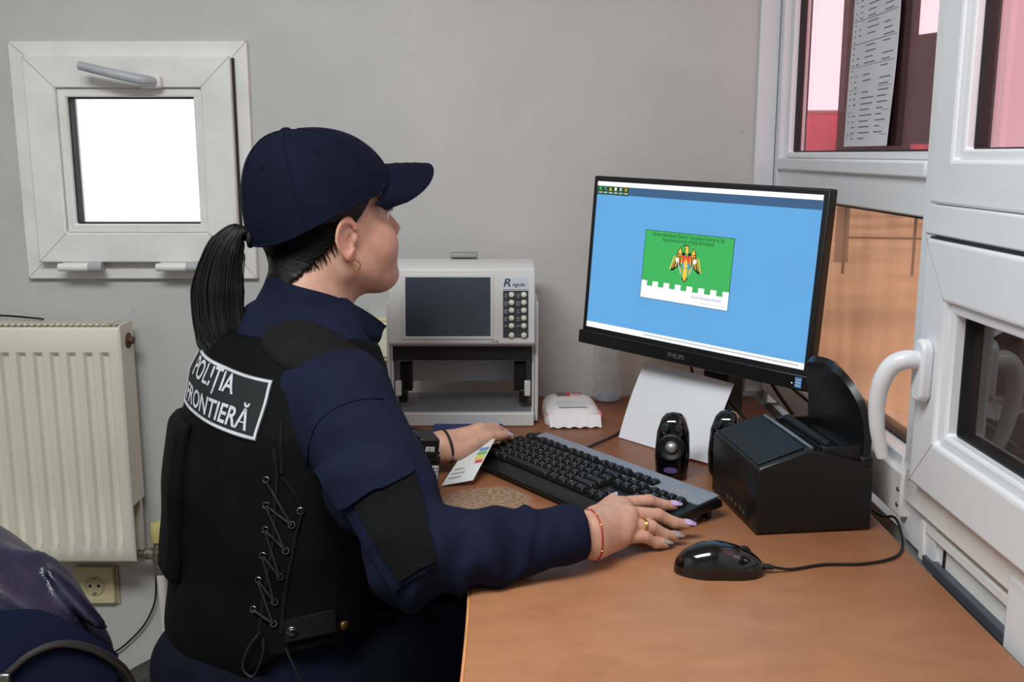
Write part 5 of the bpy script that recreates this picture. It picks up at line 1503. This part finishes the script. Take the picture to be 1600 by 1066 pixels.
for s_ in (1, -1):
    o = MB().lathe([(.0122 * math.sin(t), -.0122 * math.cos(t)) for t in np.linspace(0.02, PI - .001, 16)], 20).build('eye', M_EYE, person, smooth=80)
    m_ = HM((.0762, s_ * .032, .020)) @ Matrix.Rotation(PI / 2, 4, 'Y'); o.matrix_local = m_
    b = MB()
    for k in range(11):
        t = -1 + 2 * k / 10
        b.tube([capP((.0855 - .006 * t * t * (1 if t * s_ > 0 else .6), s_ * .032 + .012 * t, .0275 - .003 * t * t)), capP((.094 - .006 * t * t, s_ * .033 + .0145 * t, .0285 - .003 * t * t)), capP((.0965 - .007 * t * t, s_ * .034 + .016 * t, .0305 - .003 * t * t))], [.0005, .0004, .0001], 4, cap=False)
    b.build('eyelashes', M_HAIR, person, fix=False)
M_GOLDM = mat('gold', (222, 180, 108), .22, metal=1.0, var=.05)
er = [(.0, .0), (.0055, -.004), (.0065, -.010), (.001, -.0175), (-.004, -.013), (-.006, -.007), (-.0035, -.0055), (-.0005, -.010)]
MB().tube([tuple(p) for p in catmull([capP((.001 + x, .0845, -.031 + z)) for x, z in er], 5)], .0009, 6).build('earring', M_GOLDM, person, smooth=60)
MB().lathe([(0, -.0016), (.0016, 0), (0, .0016)], 8, M=HM((.0065, .0848, -.043))).build('earring_bead', M_GOLDM, person, smooth=60)

# ------------------------------------------------------------------ nails, ring, bracelets
def nail(tip, prev, m, s_=1.0, up=V3(0, 0, 1)):
    d = (tip - prev); d /= np.linalg.norm(d); n_ = up - d * (up @ d); n_ /= np.linalg.norm(n_); c = np.cross(n_, d)
    def fn(u, v):
        x = -.0060 + .0190 * v; w_ = .0056 * s_ * (max(0, 1 - max(0, (v - .3) / .7) ** 2.0 - max(0, (.2 - v) / .2) ** 3 * .8)) ** .55 + .0003
        y = (2 * u - 1) * w_
        return tuple(tip + d * x * s_ + c * y + n_ * (.0072 - .4 * (y * y) / .0055 - max(0, v - .45) * .006) - PB)
    MB().sheet(fn, 8, 10, .0009).build('fingernail', m, person, smooth=60)
M_LILAC = mat('lilac_nail_polish', (200, 172, 222), .12, var=.03, coat=.5)
M_GLIT = mat('grey_glitter_polish', (168, 160, 158), .25, var=.3, vscale=900)
for k in range(4): nail(r_f[k][0][3], r_f[k][0][2], M_LILAC if k < 2 else M_GLIT, 1.0 if k < 3 else .85, V3(-.22, -.42, 1))
nail(r_t[0][3], r_t[0][2], M_LILAC, 1.05, V3(-.5, -.5, .7))
nail(l_t[0][3], l_t[0][2], M_LILAC, 1.05, V3(.1, -.5, .9))
for k in range(4): nail(l_f[k][0][3], l_f[k][0][2], M_LILAC if k != 2 else M_GLIT)
def ring_pts(c, ax, ra, rb, n=22):
    ax = ax / np.linalg.norm(ax); u_ = np.cross(ax, V3(0, 0, 1)); u_ /= np.linalg.norm(u_); v_ = np.cross(ax, u_)
    return [c + u_ * math.cos(t) * ra + v_ * math.sin(t) * rb for t in np.linspace(0, 2 * PI, n + 1)[:-1]]
a_, b_ = r_f[2][0][0], r_f[2][0][1]
rgp = ring_pts(a_ * .45 + b_ * .55, b_ - a_, .0097, .0097)
rg_ = MB().tube(W(rgp), .0017, 8, closed=True, flat=.8)
rg_.tube(W(ring_pts(a_ * .38 + b_ * .62, b_ - a_, .0096, .0096)), .0013, 8, closed=True)
rg_.build('finger_ring', M_GOLDM, person, smooth=60)
bd_ = V3(.88, .40, -.10); bw = rw_ + bd_ * .008
bp_ = np.array(ring_pts(bw, bd_, .06, .06, 30)); bp_ = march(hand_r, bp_, bw - bp_, .0008, 0, .06)
br = MB().tube(W(bp_), .0011, 6, closed=True).build('red_bracelet', mat('red_cord', (168, 40, 36), .6), person, smooth=60)
for k in (2, 9, 15, 17, 19, 21, 24, 27):
    MB().lathe([(0, -.0019), (.0019, 0), (0, .0019)], 8, M=Matrix.Translation(tuple(bp_[k] - PB))).build('bead', M_GOLDM, br, smooth=70)
lx_ = (lw_ - WL) / np.linalg.norm(lw_ - WL)
MB().tube(W(ring_pts(lw_ + lx_ * .006, lx_, .0275, .0275)), .0024, 8, closed=True).build('black_hair_tie_bracelet', M_CORD, person, smooth=60)

# ------------------------------------------------------------------ sleeve pocket, flap, velcro panel
def px_grid(c, nu, nv):
    g = quad_grid(*[(x, y, 0) for x, y in c], nu, nv)
    rays = np.array([[sight(q[0], q[1]) for q in row_] for row_ in g])
    return CAMP + rays * .85, rays
def lay(name, corners, nu, nv, thick, lift, m, parent, fn):
    st, rays = px_grid(corners, nu, nv)
    return conform(name, fn, st, rays.reshape(-1, 3), nu, nv, thick, lift, m, parent, PB)
pk_ = lay('sleeve_pocket', [(512, 752), (640, 715), (680, 880), (617, 924)], 14, 18, .004, .0, M_NAVY_CLOTH, jk, sleeve_r)
lay('velcro_panel', [(558, 790), (645, 742), (680, 872), (628, 908)], 12, 14, .002, .0055, M_VELCRO, pk_, sleeve_r)
lay('pocket_flap', [(500, 734), (606, 690), (644, 740), (537, 794)], 14, 8, .0045, .0055, M_NAVY_CLOTH, pk_, sleeve_r)
# shoulder seam and cuff hem
st = march(sleeve_r, CAMP + np.array([sight(*q) for q in ((470, 640), (478, 690), (520, 640), (570, 618), (610, 622))]) * .85, np.array([sight(*q) for q in ((470, 640), (478, 690), (520, 640), (570, 618), (610, 622))]))
def seam(pix, fn, r, name, m, parent, lift=.0005):
    px_ = np.array([[p.x, p.y] for p in catmull([(x, y, 0) for x, y in pix], 6)])
    rays = np.array([sight(*q) for q in px_])
    P = march(fn, CAMP + rays * .85, rays); P = P + grad(fn, P) * lift
    return MB().tube(W(P), r, 6).build(name, m, parent, smooth=60)
seam([(480, 735), (484, 690), (500, 655), (540, 630), (585, 622), (620, 632)], jacket, .0022, 'shoulder_seam', M_NAVY_CLOTH, jk)

# ------------------------------------------------------------------ vest: lettered back panel, pads, lacing
def back_map(x, z):
    """lateral position x (metres to the wearer's right) and height z -> starting points behind the back"""
    zc = np.asarray(z, float); xc = np.asarray(x, float)
    zc = zc - .10 * xc
    P = np.stack([np.interp(zc, _z, _cx), np.interp(zc, _z, _cy), zc], -1)
    return P + TRr * xc[..., None] - TF * .34
def back_surface(x, z, lift):
    S = back_map(x, z).reshape(-1, 3)
    P = march(vest_body, S, np.broadcast_to(TF, S.shape), 0, 0, .6)
    return P + grad(vest_body, P) * lift
PX0, PX1, PZ0, PZ1 = -.112, .092, .904, .980
def patch_quad(name, x0, x1, z0, z1, lift, m, parent, nu=24, nv=10):
    x = np.linspace(x0, x1, nu + 1)[None, :].repeat(nv + 1, 0); z = np.linspace(z0, z1, nv + 1)[:, None].repeat(nu + 1, 1)
    z = z - .10 * (x - .0) * 0
    A = back_surface(x, z, lift); Bk = back_surface(x, z, -.003)
    w = nu + 1; n = len(A); fs = []
    for j in range(nv):
        for i in range(nu): a = j * w + i; fs.append((a, a + 1, a + w + 1, a + w))
    for i in range(nu): fs.append((i + 1, i, n + i, n + i + 1)); a = nv * w + i; fs.append((a, a + 1, n + a + 1, n + a))
    for j in range(nv): a = j * w; fs.append((a, a + w, n + a + w, n + a)); a = j * w + nu; fs.append((a + w, a, n + a, n + a + w))
    return MB().add(W(A) + W(Bk), fs).build(name, m, parent, smooth=60)
M_SILVP = mat('silver_reflective_print', (188, 190, 194), .5, var=.06, vscale=60)
pt_ = patch_quad('back_patch', PX0, PX1, PZ0, PZ1, .0022, mat('black_patch_fabric', (16, 16, 18), .8), vs_)
for nm, x0, x1, z0, z1 in (('patch_border', PX0 + .002, PX1 - .002, PZ1 - .005, PZ1 - .0015), ('patch_border', PX0 + .002, PX1 - .002, PZ0 + .0015, PZ0 + .005), ('patch_border', PX1 - .0055, PX1 - .002, PZ0 + .002, PZ1 - .002), ('patch_border', PX0 + .002, PX0 + .0055, PZ0 + .002, PZ1 - .002)):
    patch_quad(nm, x0, x1, z0, z1, .0030, M_SILVP, pt_, 24 if x1 - x0 > .05 else 2, 2 if z1 - z0 < .01 else 10)
def back_text(txt, cx, cz, size, sx, name):
    v, f = text_geo(txt, size, 'CENTER', size * .018, sx)
    bm = bmesh.new(); vv_ = [bm.verts.new(p) for p in v]
    for t in f:
        try: bm.faces.new([vv_[i] for i in t])
        except ValueError: pass
    for k in range(-24, 25):
        g = bm.verts[:] + bm.edges[:] + bm.faces[:]
        bmesh.ops.bisect_plane(bm, geom=g, plane_co=(k * .006, 0, 0), plane_no=(1, 0, 0), dist=1e-6)
    bm.verts.index_update()
    P = np.array([tuple(q.co) for q in bm.verts]); F_ = [tuple(q.index for q in t.verts) for t in bm.faces]; bm.free()
    Q_ = back_surface(P[:, 0] + cx, P[:, 1] + cz, .0034)
    MB().add(W(Q_), F_).build(name, M_SILVP, pt_, fix=False)
back_text('POLIȚIA', -.024, .9605, .033, .95, 'lettering')
back_text('FRONTIERĂ', -.010, .9235, .033, .95, 'lettering')
# stiff panel hanging at the rear, shoulder pad, side strap
def rear(p):
    l, f = torso_tl(p); z = p[:, 2]
    d = torso(p, .034) + waves(p, 61, 30, 3) * .003
    bx = np.maximum(np.abs(l + .098) - .052, np.abs(z - .785) - .112)
    return smax(smax(d, bx, .02), smax(f + .01, -(torso(p, .010)), .004), .006)
Vr, Qr = sdf_mesh(rear, (-.62, 1.15, .62), (-.25, 1.62, .98), .0045)
np_object('rear_panel', [(relax(Vr, Qr, 1, .5), Qr)], M_VEST, vs_, PB)
pd = [(418, 530), (470, 508), (520, 520), (566, 575)]
def pad(p):
    c = SR + V3(-.030, .006, .062)
    ax = V3(.80, -.10, -.42); ax /= np.linalg.norm(ax)
    d = vest_body(p) - .006
    q = p - c; t_ = q @ ax; s_ = np.linalg.norm(q - t_[:, None] * ax, axis=1)
    reg = np.sqrt((t_ / .085) ** 2 + (s_ / .046) ** 2) - 1
    return smax(smax(d, reg * .05, .008), -(vest_body(p) + .004), .003)
Vp, Qp = sdf_mesh(pad, (-.42, 1.22, .86), (-.14, 1.50, 1.08), .0035)
np_object('shoulder_pad', [(relax(Vp, Qp, 1, .5), Qp)], M_VEST2, vs_, PB)

def on_vest(px, lift=.002):
    rays = np.array([sight(*q) for q in px]); P = march(vest_body, CAMP + rays * .9, rays); return P + grad(vest_body, P) * lift
def eyelet(P, nrm, r=.0042):
    n_ = nrm / np.linalg.norm(nrm); u_ = np.cross(n_, V3(0, 0, 1)); u_ /= np.linalg.norm(u_); v_ = np.cross(n_, u_)
    pts = [P + (u_ * math.cos(t) + v_ * math.sin(t)) * r for t in np.linspace(0, 2 * PI, 15)[:-1]]
    MB().tube(W(pts), .0013, 6, closed=True).build('eyelet', M_EYELET, vs_, smooth=60)
lc = [(417, 750), (417, 790), (416, 828), (412, 868), (405, 906), (397, 952)]
rc = [(470, 798), (456, 820), (447, 860), (438, 900), (430, 940), (428, 974)]
LP_ = on_vest(lc); RP_ = on_vest(rc)
for P in (LP_, RP_):
    G = grad(vest_body, P)
    for p_, g_ in zip(P, G): eyelet(p_, g_)
cz = [LP_[0], RP_[1]]
for k in range(6):
    j = min(k + 1, 5)
    q = [LP_[k] , (LP_[k] * .6 + RP_[j] * .4), RP_[j]]
    MB().tube(W(catmull([tuple(x + grad(vest_body, x[None])[0] * .003) for x in q], 5)), .0017, 6).build('lacing_cord', M_CORD, vs_, smooth=60)
    if k < 5:
        q = [RP_[j], (RP_[j] * .5 + LP_[k + 1] * .5), LP_[k + 1]]
        MB().tube(W(catmull([tuple(x + grad(vest_body, x[None])[0] * .002) for x in q], 5)), .0017, 6).build('lacing_cord', M_CORD, vs_, smooth=60)
seam([(428, 700), (433, 745), (430, 790), (428, 840), (420, 890), (412, 940), (405, 985)], vest_body, .0030, 'back_panel_edge', M_VEST2, vs_)
seam([(441, 745), (470, 790), (462, 840), (452, 890), (444, 940), (440, 990)], vest_body, .0026, 'side_panel_edge', M_VEST2, vs_)
seam([(441, 660), (439, 700), (442, 740)], vest_body, .0030, 'armhole_binding', M_VEST2, vs_)
lay('side_strap', [(444, 970), (520, 952), (522, 985), (448, 1002)], 10, 4, .004, .004, M_VEST2, vs_, vest_body)
sp_ = on_vest([(457, 984), (533, 975)], .010); G = grad(vest_body, sp_)
eyelet(sp_[0], G[0], .0055); eyelet(sp_[0] + G[0] * .001, G[0], .0028)
zq = Vector(G[1]).to_track_quat('Z', 'Y').to_matrix().to_4x4(); zq.translation = Vector(sp_[1] - PB)
MB().lathe([(.006, -.004), (.0065, 0), (.005, .0018), (0, .0024)], 14, M=zq).build('press_stud', mat('dark_bronze', (120, 92, 52), .35, metal=.9), vs_, smooth=60)
bw_ = on_vest([(410, 985), (392, 1010), (384, 1040), (400, 1052), (414, 1020), (414, 995)], .008)
MB().tube(W(catmull([tuple(x) for x in bw_], 6)), .0017, 6).build('cord_bow', M_CORD, vs_, smooth=60)
bw_ = on_vest([(448, 1010), (458, 1035), (470, 1060)], .008)
MB().tube(W(catmull([tuple(x) for x in bw_], 6)), .0017, 6).build('cord_end', M_CORD, vs_, smooth=60)

# ------------------------------------------------------------------ radio on the chest and its knob
rd_c = CAMP + sight(666, 735) * 1.47
rdm = TR(*rd_c, rz=R(18), ry=R(8))
rad = thing('handheld_radio', 'black handheld radio with white number stickers hanging on the chest', 'radio', tuple(rd_c), R(18))
rm_ = TR(ry=R(7))
MB().box(-.012, .017, -.012, .040, -.045, .026, M=rm_).build('radio_body', M_BLACK, rad, bevel=.003)
MB().box(-.019, .012, -.016, .040, .024, .052, M=rm_).build('radio_head', M_BLACK, rad, bevel=.003)
for z in (.020, .030): MB().box(-.020, .013, -.0175, -.0155, z, z + .003, M=rm_).build('rubber_rib', M_MATTE, rad)
def sticker(txt, x, z, w, h, size, rot, y):
    s_ = MB().box(x - w / 2, x + w / 2, y - .0006, y + .001, z - h / 2, z + h / 2, M=rm_).build('number_sticker', M_WPRINT, rad)
    v, f = text_geo(txt, size, bold=size * .02); MB().add(v, f, rm_ @ TR(x, y - .0009, z) @ Matrix.Rotation(rot, 4, 'Y') @ XZ).build('sticker_number', M_SEAL, s_)
sticker('151', -.002, .036, .013, .008, .0075, 0, -.016)
sticker('27477', .010, -.002, .0095, .026, .009, PI / 2, -.012)
mk_c = CAMP + sight(600, 607) * 1.49
mic = thing('shoulder_microphone', 'small black microphone with an orange mark clipped to the vest front', 'microphone', tuple(mk_c), 0)
MB().tube([(-.022, .010, -.001), (-.010, .004, 0), (.004, 0, 0), (.012, 0, 0)], [.006, .006, .0065, .006], 12).build('knob', M_GLOSS, mic, smooth=50)
MB().box(-.012, .002, -.002, .014, -.016, -.006).build('orange_mark', mat('orange_plastic', (214, 92, 40), .5), mic, bevel=.001)
MB().box(-.040, .006, .002, .030, -.040, -.006, M=TR(ry=R(24))).build('clip', M_BLACK, mic, bevel=.004)
MB().box(-.006, .010, .004, .024, -.075, -.012, M=TR(ry=R(-12))).build('strap', M_BLACK, mic, bevel=.003)

# ------------------------------------------------------------------ identity card in the left hand
idc = thing('identity_card', 'small printed identity card held in the left hand', 'card')
CP = [V3(-.112, 1.515, .7525), V3(-.062, 1.520, .760), V3(-.028, 1.618, .800), V3(-.072, 1.625, .790)]
def cardf(u, v): return tuple((CP[0] * (1 - u) + CP[1] * u) * (1 - v) + (CP[3] * (1 - u) + CP[2] * u) * v)
MB().sheet(cardf, 4, 4, .0009).build('card', mat('card_plastic', (204, 206, 204), .35), idc)
cn = np.cross(np.array(cardf(1, 0)) - np.array(cardf(0, 0)), np.array(cardf(0, 1)) - np.array(cardf(0, 0))); cn /= np.linalg.norm(cn)
cn = cn if cn[2] > 0 else -cn
for k, (u0, u1, v0, v1, c) in enumerate(((.62, .95, .52, .60, (206, 190, 70)), (.62, .95, .62, .70, (110, 168, 96)), (.62, .95, .72, .80, (96, 140, 190)), (.70, .95, .42, .50, (196, 72, 70)), (.1, .5, .12, .16, (140, 146, 150)), (.1, .55, .22, .26, (140, 146, 150)), (.1, .45, .32, .36, (140, 146, 150)))):
    q = [np.array(cardf(*t)) + cn * .0008 for t in ((u0, v0), (u1, v0), (u1, v1), (u0, v1))]
    MB().add([tuple(x) for x in q], [(0, 1, 2, 3)]).build('print_mark', mat('card_print_%d' % c[0], c, .5), idc, fix=False)

# ------------------------------------------------------------------ stool under the person
sc_ = thing('swivel_stool', 'black padded swivel seat under the person', 'stool', (-.400, 1.320, 0), R(40))
def seatf(u, v):
    a = u * 2 * PI; ca, sa = math.cos(a), math.sin(a); q = 1.0
    prof = [(0, .400), (.9, .400), (1.0, .415), (1.03, .450), (1.0, .485), (.92, .499), (.5, .470), (0, .45)]
    t = v * (len(prof) - 1); i = min(int(t), len(prof) - 2); f = t - i
    r = prof[i][0] * (1 - f) + prof[i + 1][0] * f; z = prof[i][1] * (1 - f) + prof[i + 1][1] * f
    return (.215 * r * ca * q, .215 * r * sa * q, z)
MB().grid(seatf, 48, 21, closed_u=True).build('seat_cushion', mat('black_leatherette', (20, 19, 19), .28, bump=.1, bscale=300), sc_, smooth=60)
MB().lathe([(.03, .10), (.03, .28), (.018, .28), (.018, .40)], 16).build('gas_column', M_STEEL, sc_, smooth=40)
for k in range(5):
    a = 2 * PI * k / 5
    lg = MB().tube([(.02 * math.cos(a), .02 * math.sin(a), .11), (.22 * math.cos(a), .22 * math.sin(a), .07)], [.022, .014], 8).build('leg', M_MATTE, sc_, smooth=40)
    MB().lathe([(0, -.012), (.024, -.012), (.026, 0), (.024, .012), (0, .012)], 16, M=TR(.225 * math.cos(a), .225 * math.sin(a), .0265, rx=PI / 2, rz=a)).build('castor', M_BLACK, lg, smooth=40)

# ------------------------------------------------------------------ jacket over the chair in the foreground
JC = V3(-.672, 1.05, .608)
def coat(p):
    q = p - JC
    ang = q[:, 0] * 7 + q[:, 2] * 9
    d = ellip(p, JC, (.226, .130, .276))
    d = smin(d, capsule(p, JC + V3(-.02, 0, .19), JC + V3(-.40, .0, .20), .075, .09), .06)
    d = smin(d, ellip(p, JC + V3(-.25, 0, -.05), (.30, .12, .28)), .05)
    diag = V3(.72, .1, .68)
    s1 = q @ diag
    w1_ = np.sin(s1 * 205 + 3.0 * waves(p, 77, 15, 3) + .9)
    am = np.clip(.75 + .7 * waves(p, 78, 14, 3), .4, 1)
    d = d + .007 - .011 * am * (.5 + .5 * w1_) ** 1.5 + waves(p, 79, 120, 4, diag) * .006
    return smax(d, .36 - p[:, 2], .01)
chair_b = thing('visitor_chair', 'chair in the near left corner under the glossy navy jacket', 'chair', (-.78, 1.05, 0))
MB().box(-.20, .24, -.012, .012, .50, .80).build('backrest', M_BLACK, chair_b, bevel=.01)
MB().box(-.22, .22, -.44, -.02, .43, .47).build('seat', M_BLACK, chair_b, bevel=.015)
for x, y in ((-.2, -.40), (.2, -.40), (-.2, -.02), (.2, -.02)): MB().tube([(x, y, 0), (x, y, .44 if y < -.1 else .55)], .012, 8).build('leg', M_MATTE, chair_b, smooth=40)
dj = thing('hanging_jacket', 'glossy dark navy jacket draped over the chair in the near left corner', 'jacket', (JC[0], JC[1], .36))
Vk, Qk = sdf_mesh(coat, (-1.05, .86, .34), (-.36, 1.20, .95), .0045)
M_SHINY = mat('shiny_navy_nylon', (34, 33, 54), .24, var=.2, vscale=22, bump=.25, bscale=500, spec=.6)
np_object('shell', [(relax(Vk, Qk, 1, .5), Qk)], M_SHINY, dj, (JC[0], JC[1], .36))
DJ = V3(JC[0], JC[1], .36)
def jl(name, corners, nu, nv, thick, lift, m, par):
    st, rays = px_grid(corners, nu, nv)
    return conform(name, coat2, st * 0 + CAMP + (st - CAMP) * .7, rays.reshape(-1, 3), nu, nv, thick, lift, m, par, DJ)
def coat2(p): return smin(ellip(p, JC, (.222, .132, .277)), smin(capsule(p, JC + V3(-.02, 0, .19), JC + V3(-.40, .0, .20), .08, .095), ellip(p, JC + V3(-.25, 0, -.05), (.305, .127, .285)), .05), .05)
def curve_lining(u, v):
    x = -420 + u * 582
    top = 957 + 40 * max(0, (x - 40) / 80) ** 1.5 - .02 * x
    return (x, top + v * (1150 - top))
g = np.array([[curve_lining(i / 36, j / 12) for i in range(37)] for j in range(13)])
rays = np.array([[sight(*q) for q in r_] for r_ in g]).reshape(-1, 3)
conform('lining', coat2, (CAMP + rays * .6).reshape(13, 37, 3), rays, 36, 12, .003, .015, mat('navy_fleece_lining', (17, 23, 43), .95, spec=.1, var=.1), dj, DJ)
zp = np.array([sight(p.x, p.y) for p in catmull([(-60, 1085, 0), (0, 1055, 0), (40, 1022, 0), (80, 1008, 0), (125, 1018, 0), (165, 1048, 0), (185, 1085, 0)], 8)])
Pz = march(coat2, CAMP + zp * .6, zp); Pz = Pz + grad(coat2, Pz) * .021
zt_ = MB().tube([tuple(q - DJ) for q in Pz], .0038, 8).build('zip_tape', M_CORD, dj, smooth=60)
b = MB()
for k in range(len(Pz) - 1):
    for t in (0, .25, .5, .75):
        c_ = Pz[k] * (1 - t) + Pz[k + 1] * t - DJ
        b.box(c_[0] - .0022, c_[0] + .0022, c_[1] - .0065, c_[1] - .0035, c_[2] - .0012, c_[2] + .0012)
o = b.build('zip_teeth', mat('dark_zip_teeth', (58, 50, 46), .4), zt_); o['kind'] = 'stuff'
zs_ = Pz[10] - DJ
MB().box(zs_[0] - .006, zs_[0] + .006, zs_[1] - .012, zs_[1] - .005, zs_[2] - .012, zs_[2] + .004).build('zip_slider', M_STEEL, dj, bevel=.002)
import math
F=1559.;P=math.radians(10.6);H=1.27
c,s=math.cos(P),math.sin(P)
def ray(px,py):
    a=(px-800)/F;b=-(py-533)/F
    return (a, c+b*s, -s+b*c)
def Y(px,py,y):
    d=ray(px,py);t=y/d[1];return tuple(round(v,3) for v in(d[0]*t,y,H+d[2]*t))
def X(px,py,x):
    d=ray(px,py);t=x/d[0];return tuple(round(v,3) for v in(x,d[1]*t,H+d[2]*t))
def Z(px,py,z):
    d=ray(px,py);t=(z-H)/d[2];return tuple(round(v,3) for v in(d[0]*t,d[1]*t,z))
def D(px,py,t):
    d=ray(px,py);return tuple(round(v,3) for v in(d[0]*t,d[1]*t,H+d[2]*t))
def pr(x,y,z):
    z-=H;dz=y*c-z*s;u=y*s+z*c
    return (round(800+F*x/dz),round(533-F*u/dz))
